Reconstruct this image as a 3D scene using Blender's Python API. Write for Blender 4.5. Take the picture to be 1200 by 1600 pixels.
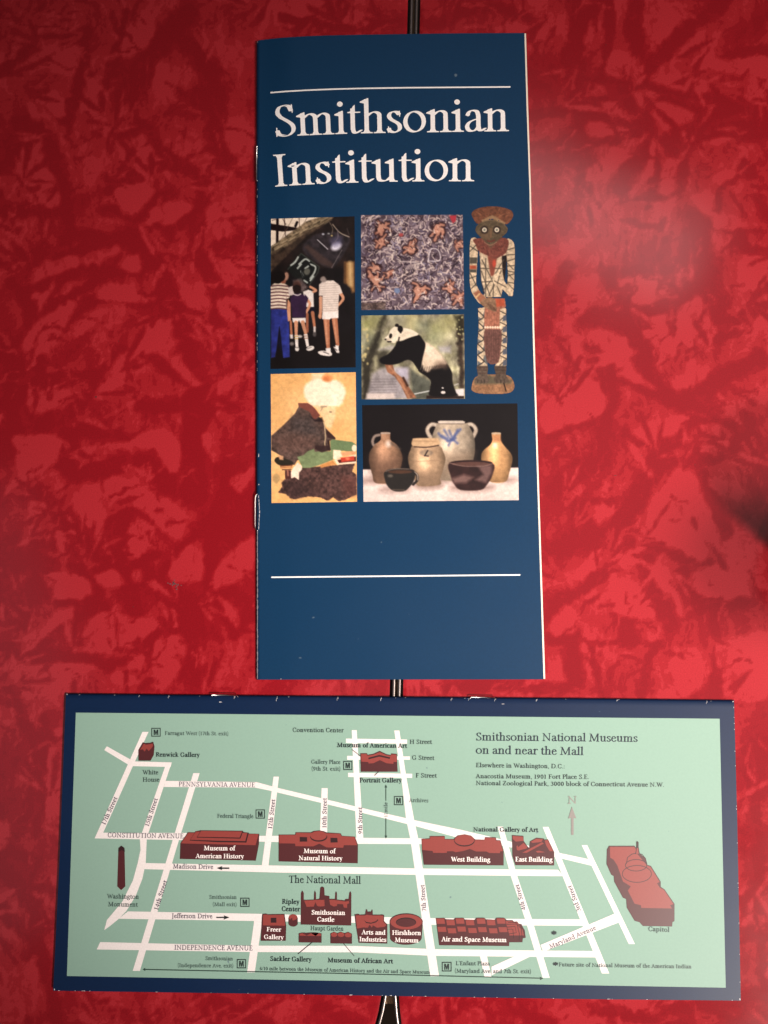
import bpy, math, random
import numpy as np
from mathutils import Matrix, Vector
from mathutils.geometry import tessellate_polygon

# ------------------------------------------------------------------ camera, light, exposure
scene = bpy.context.scene
for o in list(bpy.data.objects):
    bpy.data.objects.remove(o)
COL = scene.collection
FPX, CAMH, PITCH, ROLL = 1294.0, 0.28617, 0.06534, 0.00659
_cp, _sp, _cr, _sr = math.cos(PITCH), math.sin(PITCH), math.cos(ROLL), math.sin(ROLL)
CUP = np.array([0, _cp, _sp])
_f = np.array([0, _sp, -_cp]); _r = np.array([1.0, 0, 0])
CRT = _r*_cr + _f*_sr
CFW = _f*_cr - _r*_sr
cam_d = bpy.data.cameras.new('camera'); cam = bpy.data.objects.new('camera', cam_d); COL.objects.link(cam)
cam_d.sensor_fit = 'VERTICAL'; cam_d.sensor_height = 24.0; cam_d.lens = 24.0*FPX/1600.0
cam_d.clip_start = 0.01; cam_d.clip_end = 50
M = Matrix.Identity(4)
for i in range(3):
    M[i][0] = CRT[i]; M[i][1] = CUP[i]; M[i][2] = -CFW[i]
M[2][3] = CAMH
cam.matrix_world = M
scene.camera = cam

world = bpy.data.worlds.new('World'); scene.world = world; world.use_nodes = True
bg = world.node_tree.nodes['Background']
bg.inputs[0].default_value = (1.0, 0.90, 0.84, 1); bg.inputs[1].default_value = 0.05

def area_light(name, loc, target, sx, sy, power, color):
    l = bpy.data.lights.new(name, 'AREA'); l.shape = 'RECTANGLE'; l.size = sx; l.size_y = sy
    l.energy = power; l.color = color
    o = bpy.data.objects.new(name, l); COL.objects.link(o)
    o.location = loc
    o.rotation_euler = (Vector(target)-Vector(loc)).to_track_quat('-Z', 'Y').to_euler()
    return o
# warm room lamp, upper right, whose blurred mirror image lies on the formica beside the tall booklet
area_light('ceiling_lamp', (0.33, 0.775, 1.45), (0.05, 0.02, 0), 0.72, 0.19, 1.25, (1.0, 0.86, 0.84))
# added area light for ceiling bounce, veiling the right half of the table
area_light('ceiling_glow', (1.15, 0.10, 2.0), (0.9, 0.1, 0), 1.5, 2.8, 5.6, (1.0, 0.88, 0.88))
# two warm lamps: a shaded hanging lamp behind the photographer's right shoulder (the main light, its beam
# fading out towards the far left corner) and a low table lamp to the right
def spot(name, loc, target, power, size, color, radius):
    l = bpy.data.lights.new(name, 'SPOT'); l.energy = power; l.color = color; l.shadow_soft_size = radius
    l.spot_size = math.radians(size); l.spot_blend = 1.0
    o = bpy.data.objects.new(name, l); COL.objects.link(o); o.location = loc
    o.rotation_euler = (Vector(target)-Vector(loc)).to_track_quat('-Z', 'Y').to_euler()
spot('hanging_lamp', (0.90, -0.80, 1.05), (0.040, -0.085, 0), 180.0, 15.5, (1.0, 0.90, 0.82), 0.07)
spot('table_lamp', (0.53, -0.04, 0.40), (0.15, 0.07, 0), 25.0, 40, (1.0, 0.86, 0.76), 0.10)
# added cool overhead light for the pale veil on the left of the table
area_light('left_ceiling_glow', (-1.50, -0.52, 2.0), (-0.5, -0.2, 0), 1.3, 1.3, 1.8, (0.84, 0.88, 1.0))
scene.view_settings.view_transform = 'Standard'; scene.view_settings.look = 'None'
scene.view_settings.exposure = 0.0; scene.view_settings.gamma = 1.0

# ------------------------------------------------------------------ helpers
def unproj(px, py, z):
    """points of the plane at height z seen at photo position px, py (arrays)"""
    px = np.asarray(px, float); py = np.asarray(py, float)
    d = CFW*np.ones(px.shape)[..., None] + ((px-600)/FPX)[..., None]*CRT - ((py-800)/FPX)[..., None]*CUP
    t = (np.asarray(z)-CAMH)/d[..., 2]
    P = d*t[..., None]; P[..., 2] += CAMH
    return P

def srgb(c):
    c = np.asarray(c, float)/255.0
    return np.where(c <= 0.04045, c/12.92, ((c+0.055)/1.055)**2.4)

def link(name, mesh, parent=None, mat=None):
    o = bpy.data.objects.new(name, mesh); COL.objects.link(o)
    if mat: mesh.materials.append(mat)
    if parent: o.parent = parent
    return o

def mesh_from(name, V, F, smooth=False):
    me = bpy.data.meshes.new(name); V = np.asarray(V, np.float32).reshape(-1, 3)
    me.from_pydata([tuple(map(float, v)) for v in V], [], [tuple(f) for f in F]); 
    if smooth:
        me.polygons.foreach_set('use_smooth', [True]*len(me.polygons))
    me.update(); return me

def grid_mesh(name, P, smooth=True, colors=None, attr='print_colour'):
    """P: (n,m,3) points -> quad grid, fast path"""
    n, m = P.shape[:2]
    me = bpy.data.meshes.new(name)
    idx = np.arange(n*m).reshape(n, m)
    q = np.stack([idx[:-1, :-1], idx[1:, :-1], idx[1:, 1:], idx[:-1, 1:]], -1).reshape(-1, 4)
    me.vertices.add(n*m); me.vertices.foreach_set('co', P.reshape(-1).astype(np.float32))
    me.loops.add(q.size); me.loops.foreach_set('vertex_index', q.reshape(-1).astype(np.int32))
    me.polygons.add(len(q)); me.polygons.foreach_set('loop_start', np.arange(0, q.size, 4, dtype=np.int32))
    me.polygons.foreach_set('loop_total', np.full(len(q), 4, np.int32))
    if smooth: me.polygons.foreach_set('use_smooth', np.ones(len(q), bool))
    me.update(calc_edges=True)
    if colors is not None:
        a = me.color_attributes.new(attr, 'FLOAT_COLOR', 'POINT')
        c = np.ones((n*m, 4), np.float32); c[:, :3] = colors.reshape(-1, 3)
        a.data.foreach_set('color', c.reshape(-1))
    return me

def tag(o, label=None, cat=None, group=None, kind=None):
    if label: o['label'] = label
    if cat: o['category'] = cat
    if group: o['group'] = group
    if kind: o['kind'] = kind
    return o

def thing(name, loc, label, cat):
    o = bpy.data.objects.new(name, None); COL.objects.link(o); o.location = loc
    o.empty_display_size = 0.02
    return tag(o, label, cat)

def reparent(o, p):
    o.parent = p; o.matrix_parent_inverse = p.matrix_world.inverted() if p.parent is None else Matrix.Identity(4)

# ------------------------------------------------------------------ materials
def new_mat(name):
    m = bpy.data.materials.new(name); m.use_nodes = True
    nt = m.node_tree; b = nt.nodes['Principled BSDF']
    return m, nt, b
def N(nt, t, **kw):
    n = nt.nodes.new(t)
    for k, v in kw.items(): setattr(n, k, v)
    return n
def objco(nt):
    return N(nt, 'ShaderNodeTexCoord').outputs['Object']

def ink(name, col, rough=0.42, grain=0.05, spec=0.5):
    """printed ink on coated paper: colour with a fine mottling"""
    m, nt, b = new_mat(name)
    c = list(srgb(col))
    nz = N(nt, 'ShaderNodeTexNoise'); nz.inputs['Scale'].default_value = 1800; nz.inputs['Detail'].default_value = 3
    nt.links.new(objco(nt), nz.inputs['Vector'])
    mr = N(nt, 'ShaderNodeMapRange'); mr.inputs[3].default_value = 1-grain*2.5; mr.inputs[4].default_value = 1+grain*2.5
    nt.links.new(nz.outputs[0], mr.inputs[0])
    mx = N(nt, 'ShaderNodeMix', data_type='RGBA', blend_type='MULTIPLY'); mx.inputs[0].default_value = 1
    mx.inputs[6].default_value = (*c, 1); nt.links.new(mr.outputs[0], mx.inputs[7])
    nt.links.new(mx.outputs[2], b.inputs['Base Color'])
    b.inputs['Roughness'].default_value = rough; b.inputs['Specular IOR Level'].default_value = spec
    return m

def paper_ink(name, col, rough=0.4, grain=0.16):
    """large inked area of a cover: colour, faint smudges, tiny pale specks, slight waviness"""
    m, nt, b = new_mat(name); c = list(srgb(col)); co = objco(nt)
    n1 = N(nt, 'ShaderNodeTexNoise'); n1.inputs['Scale'].default_value = 1500; n1.inputs['Detail'].default_value = 4
    n2 = N(nt, 'ShaderNodeTexNoise'); n2.inputs['Scale'].default_value = 22; n2.inputs['Detail'].default_value = 4
    n3 = N(nt, 'ShaderNodeTexNoise'); n3.inputs['Scale'].default_value = 330; n3.inputs['Detail'].default_value = 1
    for n in (n1, n2, n3): nt.links.new(co, n.inputs['Vector'])
    mr = N(nt, 'ShaderNodeMapRange'); mr.inputs[3].default_value = 1-grain; mr.inputs[4].default_value = 1+grain
    nt.links.new(n1.outputs[0], mr.inputs[0])
    mx = N(nt, 'ShaderNodeMix', data_type='RGBA', blend_type='MULTIPLY'); mx.inputs[0].default_value = 1
    mx.inputs[6].default_value = (*c, 1); nt.links.new(mr.outputs[0], mx.inputs[7])
    sp = N(nt, 'ShaderNodeMapRange'); sp.inputs[1].default_value = 0.81; sp.inputs[2].default_value = 0.86
    nt.links.new(n3.outputs[0], sp.inputs[0])
    m2 = N(nt, 'ShaderNodeMix', data_type='RGBA'); m2.inputs[7].default_value = (0.10, 0.15, 0.2, 1)
    nt.links.new(sp.outputs[0], m2.inputs[0]); nt.links.new(mx.outputs[2], m2.inputs[6])
    nt.links.new(m2.outputs[2], b.inputs['Base Color'])
    r = N(nt, 'ShaderNodeMapRange'); r.inputs[3].default_value = rough-0.07; r.inputs[4].default_value = rough+0.1
    nt.links.new(n2.outputs[0], r.inputs[0]); nt.links.new(r.outputs[0], b.inputs['Roughness']); b.inputs['Specular IOR Level'].default_value = 0.27
    bp = N(nt, 'ShaderNodeBump'); bp.inputs['Strength'].default_value = 0.10; bp.inputs['Distance'].default_value = 0.00003
    nt.links.new(n1.outputs[0], bp.inputs['Height'])
    nt.links.new(bp.outputs[0], b.inputs['Normal'])
    return m

def photo_mat(name, rough=0.4):
    m, nt, b = new_mat(name)
    a = N(nt, 'ShaderNodeAttribute', attribute_name='print_colour')
    nz = N(nt, 'ShaderNodeTexNoise'); nz.inputs['Scale'].default_value = 2200; nz.inputs['Detail'].default_value = 2
    nt.links.new(objco(nt), nz.inputs['Vector'])
    mr = N(nt, 'ShaderNodeMapRange'); mr.inputs[3].default_value = 0.85; mr.inputs[4].default_value = 1.15
    nt.links.new(nz.outputs[0], mr.inputs[0])
    mx = N(nt, 'ShaderNodeMix', data_type='RGBA', blend_type='MULTIPLY'); mx.inputs[0].default_value = 1
    nt.links.new(a.outputs['Color'], mx.inputs[6]); nt.links.new(mr.outputs[0], mx.inputs[7])
    nt.links.new(mx.outputs[2], b.inputs['Base Color']); b.inputs['Roughness'].default_value = rough; b.inputs['Specular IOR Level'].default_value = 0.35
    return m

def formica():
    m, nt, b = new_mat('red_formica'); co = objco(nt); L = nt.links.new
    a = N(nt, 'ShaderNodeAttribute', attribute_name='crackle')
    # brushed, feathery irregularity of the pattern edges
    w = N(nt, 'ShaderNodeTexNoise'); w.inputs['Scale'].default_value = 60; w.inputs['Detail'].default_value = 2
    L(co, w.inputs['Vector'])
    vm = N(nt, 'ShaderNodeVectorMath', operation='SCALE'); vm.inputs['Scale'].default_value = 0.012; L(w.outputs['Color'], vm.inputs[0])
    va = N(nt, 'ShaderNodeVectorMath', operation='ADD'); L(co, va.inputs[0]); L(vm.outputs[0], va.inputs[1])
    mp = N(nt, 'ShaderNodeMapping'); mp.inputs['Rotation'].default_value = (0, 0, 0.7); mp.inputs['Scale'].default_value = (1, 0.3, 1)
    L(va.outputs[0], mp.inputs[0])
    n1 = N(nt, 'ShaderNodeTexNoise'); n1.inputs['Scale'].default_value = 330; n1.inputs['Detail'].default_value = 4; n1.inputs['Roughness'].default_value = 0.6
    n2 = N(nt, 'ShaderNodeTexNoise'); n2.inputs['Scale'].default_value = 700; n2.inputs['Detail'].default_value = 3
    L(mp.outputs[0], n1.inputs['Vector']); L(va.outputs[0], n2.inputs['Vector'])
    def mul(x, k, c=-0.5):
        s = N(nt, 'ShaderNodeMath', operation='ADD'); L(x, s.inputs[0]); s.inputs[1].default_value = c
        p = N(nt, 'ShaderNodeMath', operation='MULTIPLY'); L(s.outputs[0], p.inputs[0]); p.inputs[1].default_value = k
        return p.outputs[0]
    s1 = N(nt, 'ShaderNodeMath', operation='ADD'); L(mul(n1.outputs[0], 0.50), s1.inputs[0]); L(mul(n2.outputs[0], 0.26), s1.inputs[1])
    s2 = N(nt, 'ShaderNodeMath', operation='ADD'); L(a.outputs['Fac'], s2.inputs[0]); L(s1.outputs[0], s2.inputs[1])
    cr = N(nt, 'ShaderNodeValToRGB'); e = cr.color_ramp.elements
    stops = [(0.0, FORM[0]), (0.31, FORM[0]), (0.35, FORM[1]), (0.44, FORM[1]), (0.48, FORM[2]), (0.56, FORM[2]), (0.60, FORM[3]), (1.0, FORM[3])]
    e[0].position = 0; e[0].color = (*stops[0][1], 1); e[1].position = 1; e[1].color = (*stops[-1][1], 1)
    for p, c in stops[1:-1]:
        k = e.new(p); k.color = (*c, 1)
    L(s2.outputs[0], cr.inputs[0])
    g = N(nt, 'ShaderNodeTexNoise'); g.inputs['Scale'].default_value = 2400; g.inputs['Detail'].default_value = 2; L(co, g.inputs['Vector'])
    gr = N(nt, 'ShaderNodeMapRange'); gr.inputs[3].default_value = 0.70; gr.inputs[4].default_value = 1.30; L(g.outputs[0], gr.inputs[0])
    mx = N(nt, 'ShaderNodeMix', data_type='RGBA', blend_type='MULTIPLY'); mx.inputs[0].default_value = 1
    L(cr.outputs[0], mx.inputs[6]); L(gr.outputs[0], mx.inputs[7])
    L(mx.outputs[2], b.inputs['Base Color'])
    # worn semi gloss laminate
    r = N(nt, 'ShaderNodeTexNoise'); r.inputs['Scale'].default_value = 45; r.inputs['Detail'].default_value = 6; L(co, r.inputs['Vector'])
    rr = N(nt, 'ShaderNodeMapRange'); rr.inputs[3].default_value = 0.10; rr.inputs[4].default_value = 0.19; L(r.outputs[0], rr.inputs[0])
    L(rr.outputs[0], b.inputs['Roughness'])
    bp = N(nt, 'ShaderNodeBump'); bp.inputs['Strength'].default_value = 0.12; bp.inputs['Distance'].default_value = 0.0002
    L(r.outputs[0], bp.inputs['Height']); L(bp.outputs[0], b.inputs['Normal'])
    return m
FORM = [tuple(srgb(c)) for c in ((136, 18, 28), (142, 20, 30), (156, 29, 37), (169, 39, 47))]

def plain(name, col, rough=0.5, metal=0.0, noise=0.1, scale=300):
    m, nt, b = new_mat(name); c = list(srgb(col))
    nz = N(nt, 'ShaderNodeTexNoise'); nz.inputs['Scale'].default_value = scale; nz.inputs['Detail'].default_value = 5
    nt.links.new(objco(nt), nz.inputs['Vector'])
    mr = N(nt, 'ShaderNodeMapRange'); mr.inputs[3].default_value = 1-noise; mr.inputs[4].default_value = 1+noise
    nt.links.new(nz.outputs[0], mr.inputs[0])
    mx = N(nt, 'ShaderNodeMix', data_type='RGBA', blend_type='MULTIPLY'); mx.inputs[0].default_value = 1
    mx.inputs[6].default_value = (*c, 1); nt.links.new(mr.outputs[0], mx.inputs[7])
    nt.links.new(mx.outputs[2], b.inputs['Base Color'])
    b.inputs['Roughness'].default_value = rough; b.inputs['Metallic'].default_value = metal
    return m

# ------------------------------------------------------------------ numpy painter (for printed pictures and the laminate pattern)
def fbm(X, Y, scale, seed=0, octv=4, sx=1.0, sy=1.0, gain=0.5):
    out = np.zeros_like(X, dtype=float); amp = 1; tot = 0
    rs = np.random.RandomState(seed)
    for o in range(octv):
        T = rs.rand(64, 64)
        x = X/scale*sx*(2**o)+rs.rand()*50; y = Y/scale*sy*(2**o)+rs.rand()*50
        xi = np.floor(x).astype(int); yi = np.floor(y).astype(int); fx = x-xi; fy = y-yi
        fx = fx*fx*(3-2*fx); fy = fy*fy*(3-2*fy)
        a = T[yi % 64, xi % 64]; b_ = T[yi % 64, (xi+1) % 64]; c = T[(yi+1) % 64, xi % 64]; d = T[(yi+1) % 64, (xi+1) % 64]
        out += amp*((a*(1-fx)+b_*fx)*(1-fy)+(c*(1-fx)+d*fx)*fy); tot += amp; amp *= gain
    return out/tot

def catmull(pts, closed=False, k=6):
    pts = [np.array(p, float) for p in pts]; n = len(pts)
    if n < 3 and not closed: return pts
    out = []
    rng = range(n if closed else n-1)
    for i in rng:
        if closed: p0, p1, p2, p3 = pts[i-1], pts[i], pts[(i+1) % n], pts[(i+2) % n]
        else: p0, p1, p2, p3 = pts[max(i-1, 0)], pts[i], pts[i+1], pts[min(i+2, n-1)]
        for j in range(k):
            t = j/k
            out.append(0.5*((2*p1)+(-p0+p2)*t+(2*p0-5*p1+4*p2-p3)*t*t+(-p0+3*p1-3*p2+p3)*t**3))
    if not closed: out.append(pts[-1])
    return out

def seg_dist(X, Y, a, b):
    dx, dy = b[0]-a[0], b[1]-a[1]; L2 = dx*dx+dy*dy+1e-12
    t = np.clip(((X-a[0])*dx+(Y-a[1])*dy)/L2, 0, 1)
    return np.hypot(X-a[0]-t*dx, Y-a[1]-t*dy), t

def poly_sdf(X, Y, pts):
    d = np.full(X.shape, 1e9); inside = np.zeros(X.shape, bool); n = len(pts)
    for i in range(n):
        a, b = pts[i], pts[(i+1) % n]
        d = np.minimum(d, seg_dist(X, Y, a, b)[0])
        c = ((a[1] > Y) != (b[1] > Y))
        with np.errstate(divide='ignore', invalid='ignore'):
            xx = (b[0]-a[0])*(Y-a[1])/(b[1]-a[1]+1e-12)+a[0]
        inside ^= c & (X < xx)
    return np.where(inside, -d, d)

class Painter:
    def __init__(s, X, Y, col):
        s.X, s.Y = X, Y; s.C = np.zeros(X.shape+(3,)); s.C[:] = col
        s.px = abs(X[0, 1]-X[0, 0]) if X.shape[1] > 1 else 1
    def _win(s, pts, m):
        p = np.asarray(pts, float)[:, :2]
        mk = (s.X > p[:, 0].min()-m) & (s.X < p[:, 0].max()+m) & (s.Y > p[:, 1].min()-m) & (s.Y < p[:, 1].max()+m)
        return np.where(mk)
    def _mix(s, idx, a, col):
        col = np.asarray(col, float)
        s.C[idx] = s.C[idx]*(1-a[:, None])+col*a[:, None]
    def poly(s, pts, col, soft=None, al=1.0, smooth=False, wob=0, seed=1, tex=None):
        soft = soft or s.px*0.9
        if smooth: pts = catmull(pts, True, 5)
        idx = s._win(pts, soft+wob+2)
        if not len(idx[0]): return
        d = poly_sdf(s.X[idx], s.Y[idx], pts)
        if wob: d = d+(fbm(s.X[idx], s.Y[idx], wob*2.2, seed, 3)-0.5)*wob*2
        a = np.clip(0.5-d/(2*soft), 0, 1)*al
        if tex:
            k = 1+(fbm(s.X[idx], s.Y[idx], tex[0], seed+5, 4)-0.5)*2*tex[1]
            col = np.asarray(col, float)[None]*k[:, None]
        s._mix(idx, a, col)
    def ell(s, cx, cy, rx, ry, col, rot=0, soft=None, al=1.0, **k):
        t = np.linspace(0, 2*math.pi, 22)[:-1]; c, sn = math.cos(rot), math.sin(rot)
        pts = [(cx+rx*math.cos(a)*c-ry*math.sin(a)*sn, cy+rx*math.cos(a)*sn+ry*math.sin(a)*c) for a in t]
        s.poly(pts, col, soft, al, **k)
    def line(s, pts, w, col, soft=None, al=1.0, smooth=True, w2=None):
        soft = soft or s.px*0.9; pts = [np.array(p, float) for p in pts]
        if smooth and len(pts) > 2: pts = catmull(pts, False, 4)
        idx = s._win(pts, w+soft+2)
        if not len(idx[0]): return
        X, Y = s.X[idx], s.Y[idx]; d = np.full(X.shape, 1e9); n = len(pts)-1
        for i in range(n):
            q, t = seg_dist(X, Y, pts[i], pts[i+1])
            ww = w if w2 is None else w+(w2-w)*(i+t)/n
            d = np.minimum(d, q-ww/2)
        s._mix(idx, np.clip(0.5-d/(2*soft), 0, 1)*al, col)
    def grade(s, f):
        s.C = s.C*f[..., None]
# ------------------------------------------------------------------ a serif alphabet drawn from strokes
# V x y0 y1: stem   f x y: flag serif   b x y: foot serif   h x y: head serif   (B half foot, right)
# C pts: broad nib curve   P pts: broad nib lines   R r pts: round stroke   Q r pts: round curve   O x y rx ry: ring   D x y r: dot
GL = {
'a': (44, 'C 10,35 14,42 21,44 28,42 31,34|V 31 7 34|C 31,10 33,3 38,2 43,6|C 31,27 22,24 13,19 9,11 12,3 19,1 26,4 31,10|D 11,36 4'),
'b': (51, 'V 14 2 71|f 14 71|C 15,37 24,44 35,42 43,24 38,5 27,1 15,4'),
'c': (40, 'C 33,37 28,43 21,44 12,39 8,24 11,9 19,2 28,2 36,9|D 32,36 4.2'),
'd': (53, 'V 38 0 71|f 38 71|C 37,39 28,44 15,41 8,23 13,5 23,1 37,9|B 38 0'),
'e': (42, 'R 1.6 10,27 34,28|C 34,28 31,39 23,44 13,40 8,26 10,10 18,2 28,2 37,10'),
'f': (28, 'V 13 0 58|C 13,56 15,66 22,70 30,68|D 30,66 4.4|R 1.7 4,44 27,44|b 13 0'),
'g': (45, 'O 21 31 13 13|R 2 31,41 41,42|C 13,19 10,13 15,8 29,6 39,0 37,-12 25,-19 12,-18 5,-11 9,-3 16,3'),
'h': (53, 'V 14 0 71|f 14 71|C 16,36 23,42 31,44 38,40 39,32|V 39 0 33|b 14 0|b 39 0'),
'i': (27, 'V 14 0 46|f 14 46|b 14 0|D 13,62 5.4'),
'k': (51, 'V 14 0 71|f 14 71|b 14 0|R 1.7 16,20 36,43|P 22,26 42,3|R 1.6 29,45 44,45|R 1.6 35,1.6 49,1.6'),
'l': (27, 'V 14 0 71|f 14 71|b 14 0'),
'm': (78, 'V 14 0 46|f 14 46|C 16,36 23,42 30,44 37,40 38.5,32|V 38.5 0 33|C 41,36 48,42 55,44 62,40 63,32|V 63 0 33|b 14 0|b 38.5 0|b 63 0'),
'n': (53, 'V 14 0 46|f 14 46|C 16,36 23,42 31,44 38,40 39,32|V 39 0 33|b 14 0|b 39 0'),
'o': (51, 'O 25.5 22.5 18 21'),
'p': (52, 'V 14 -22 46|f 14 46|C 15,37 24,44 35,42 43,24 38,5 27,1 15,4|b 14 -22'),
'r': (36, 'V 14 0 46|f 14 46|b 14 0|C 16,34 21,42 28,45 33,43|D 33,41 4.4'),
's': (37, 'C 28,38 24,43 18,44 11,41 9,34 14,27 24,21 29,15 29,7 23,2 17,1 10,4 8,9|R 1.4 29,45 29.5,34|R 1.4 7.5,13 7,1'),
't': (31, 'V 14 8 52|G 5,44 10,47 15,57 18.6,60 18.6,44|R 1.7 5,44 28,44|C 14,10 16,3 21,1 29,6'),
'u': (53, 'V 14 9 46|f 14 46|C 14,12 16,4 23,2 31,4 38,11|V 39 0 46|f 39 46|B 39 0'),
'v': (46, 'P 10,42 24,4|R 1.7 24,2 37,44|R 1.6 2,45 18,45|R 1.6 30,45 43,45'),
'w': (68, 'P 10,42 23,4|R 1.7 23,2 34,44|P 33,42 46,4|R 1.7 46,2 58,44|R 1.6 2,45 18,45|R 1.6 51,45 65,45'),
'x': (47, 'P 11,42 37,4|R 1.7 36,44 9,2|R 1.6 3,45 19,45|R 1.6 30,45 43,45|R 1.6 3,1.6 16,1.6|R 1.6 29,1.6 45,1.6'),
'y': (46, 'P 10,42 25,4|Q 1.8 37,44 24,0 18,-14 10,-18|D 9,-16 4|R 1.6 2,45 18,45|R 1.6 30,45 43,45'),
'z': (42, 'R 1.8 8,44 35,44|R 3 33,42 9,4|R 1.8 7,2 36,2|R 1.4 8,44 7,35|R 1.4 36,2 37,11'),
'A': (62, 'R 1.8 9,2 29,64|P 29,62 51,4|R 1.6 16,22 44,22|b 9 0|b 52 0'),
'B': (56, 'V 16 0 66|h 16 66|b 16 0|C 17,64 34,64 42,50 35,38 20,35|C 22,35 42,33 48,18 41,4 17,2'),
'C': (62, 'C 52,51 44,62 33,65 17,57 10,33 17,10 33,1 46,4 56,15|R 1.4 53,65 53.5,48'),
'D': (70, 'V 16 0 66|h 16 66|b 16 0|C 17,64 39,64 55,52 60,33 55,13 39,2 17,2'),
'E': (54, 'V 16 0 66|h 16 66|b 16 0|R 1.7 16,64 45,64|R 1.6 16,34 37,34|R 1.7 16,2 47,2|R 1.4 45,64 45,54|R 1.4 37,40 37,28|R 1.4 47,2 50,14'),
'F': (50, 'V 16 0 66|h 16 66|b 16 0|R 1.7 16,64 45,64|R 1.6 16,34 37,34|R 1.4 45,64 45,54|R 1.4 37,40 37,28'),
'G': (69, 'C 54,51 45,62 34,65 17,57 10,33 17,10 33,1 46,3 55,9|V 55 3 27|R 1.6 46,28 63,28|R 1.4 54,65 54.5,49'),
'H': (74, 'V 16 0 66|V 57 0 66|R 1.6 16,34 57,34|h 16 66|h 57 66|b 16 0|b 57 0'),
'I': (33, 'V 16 0 66|h 16 66|b 16 0'),
'J': (34, 'V 17 -6 66|h 17 66|C 17,0 15,-11 6,-15'),
'L': (52, 'V 16 0 66|h 16 66|b 16 0|R 1.7 16,2 46,2|R 1.4 46,2 49,15'),
'M': (84, 'R 1.8 14,2 17,63|P 18,62 41,6|R 1.8 41,3 66,63|V 68 0 65|b 14 0|b 68 0|R 1.6 7,64.6 19,64.6|R 1.6 64,64.6 76,64.6'),
'N': (72, 'R 1.8 15,2 15,63|P 14,62 56,5|R 1.8 57,2 57,64|b 15 0|R 1.6 6,64.6 18,64.6|R 1.6 50,64.6 65,64.6'),
'O': (69, 'O 34.5 33 25.5 32'),
'P': (51, 'V 16 0 66|h 16 66|b 16 0|C 17,64 36,64 45,49 37,34 22,31'),
'R': (59, 'V 16 0 66|h 16 66|b 16 0|C 17,64 35,64 44,50 36,36 22,34|P 28,34 51,4|R 1.6 48,1.6 57,1.6'),
'S': (50, 'C 38,53 34,62 26,64 16,61 12,50 18,40 31,31 40,22 41,11 34,3 25,1 14,4 10,12|R 1.5 39.5,65 40.5,49|R 1.5 9,18 8.5,1'),
'T': (57, 'V 28.5 0 66|b 28.5 0|R 1.7 5,64 52,64|R 1.4 5,64 3.5,53|R 1.4 52,64 53.5,53'),
'U': (70, 'V 15 18 66|h 15 66|C 15,20 18,7 33,1 47,5 54,20|R 1.8 55,18 55,64|R 1.6 48,64.6 63,64.6'),
'V': (61, 'P 11,62 31,5|R 1.8 31,2 51,64|h 11 66|R 1.6 44,64.6 58,64.6'),
'W': (90, 'P 11,62 30,5|R 1.8 30,2 46,60|P 43,62 62,5|R 1.8 62,2 81,64|h 11 66|R 1.6 74,64.6 88,64.6'),
'Y': (58, 'P 10,62 29,34|R 1.8 30,32 49,64|V 30 0 34|b 30 0|h 10 66|R 1.6 42,64.6 56,64.6'),
'Z': (56, 'R 1.8 9,64 47,64|R 3.2 45,62 10,4|R 1.8 8,2 49,2|R 1.4 9,64 7,54|R 1.4 49,2 51,13'),
'0': (48, 'O 24 31 15 30'), '1': (40, 'V 20 0 61|f 20 62|b 20 0'),
'2': (48, 'C 10,49 16,59 24,61 34,54 34,42 24,24 9,5|R 3 9,4 40,4'),
'3': (46, 'C 10,53 18,60 27,59 33,50 29,39 19,34|C 19,34 31,32 36,19 30,4 17,1 8,6'),
'4': (48, 'R 1.8 32,60 6,20|R 2.4 6,18 43,18|V 33 0 60'), '5': (46, 'R 2.4 14,59 36,59|R 1.6 14,59 12,36|C 12,35 24,38 35,28 34,11 22,1 8,5'),
'6': (48, 'Q 2.2 38,61 20,50 10,26|O 25 20 14 18'), '7': (44, 'R 2.4 7,59 38,59|R 3 38,58 17,1'),
'9': (48, 'O 23 41 14 19|Q 2.2 37,41 30,14 10,0'),
'.': (21, 'D 10,4 4.4'), ',': (21, 'D 10,4 4.4|Q 1.8 13,4 13,-4 7,-11'), ':': (22, 'D 11,5 4.6|D 11,38 4.6'),
'(': (27, 'Q 2 22,74 11,52 9,28 13,2 22,-16'), ')': (27, 'Q 2 5,74 16,52 18,28 14,2 5,-16'),
"'": (19, 'R 2.2 10,70 9,54'), '*': (40, 'R 3.2 20,14 20,54|R 3.2 2,34 38,34|R 3.2 7,21 33,47|R 3.2 7,47 33,21|D 20,34 7'),
'/': (30, 'R 1.8 2,0 28,64'), ' ': (24, ''),
}
WEIGHTS = {'title': (4.3, 1.15, 14, 1.0), 'head': (4.3, 1.6, 14, 1.4), 'book': (5.0, 2.1, 15, 1.6), 'bold': (6.8, 2.3, 14, 1.7), 'light': (4.5, 2.0, 15, 1.7)}
_gc = {}
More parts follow.
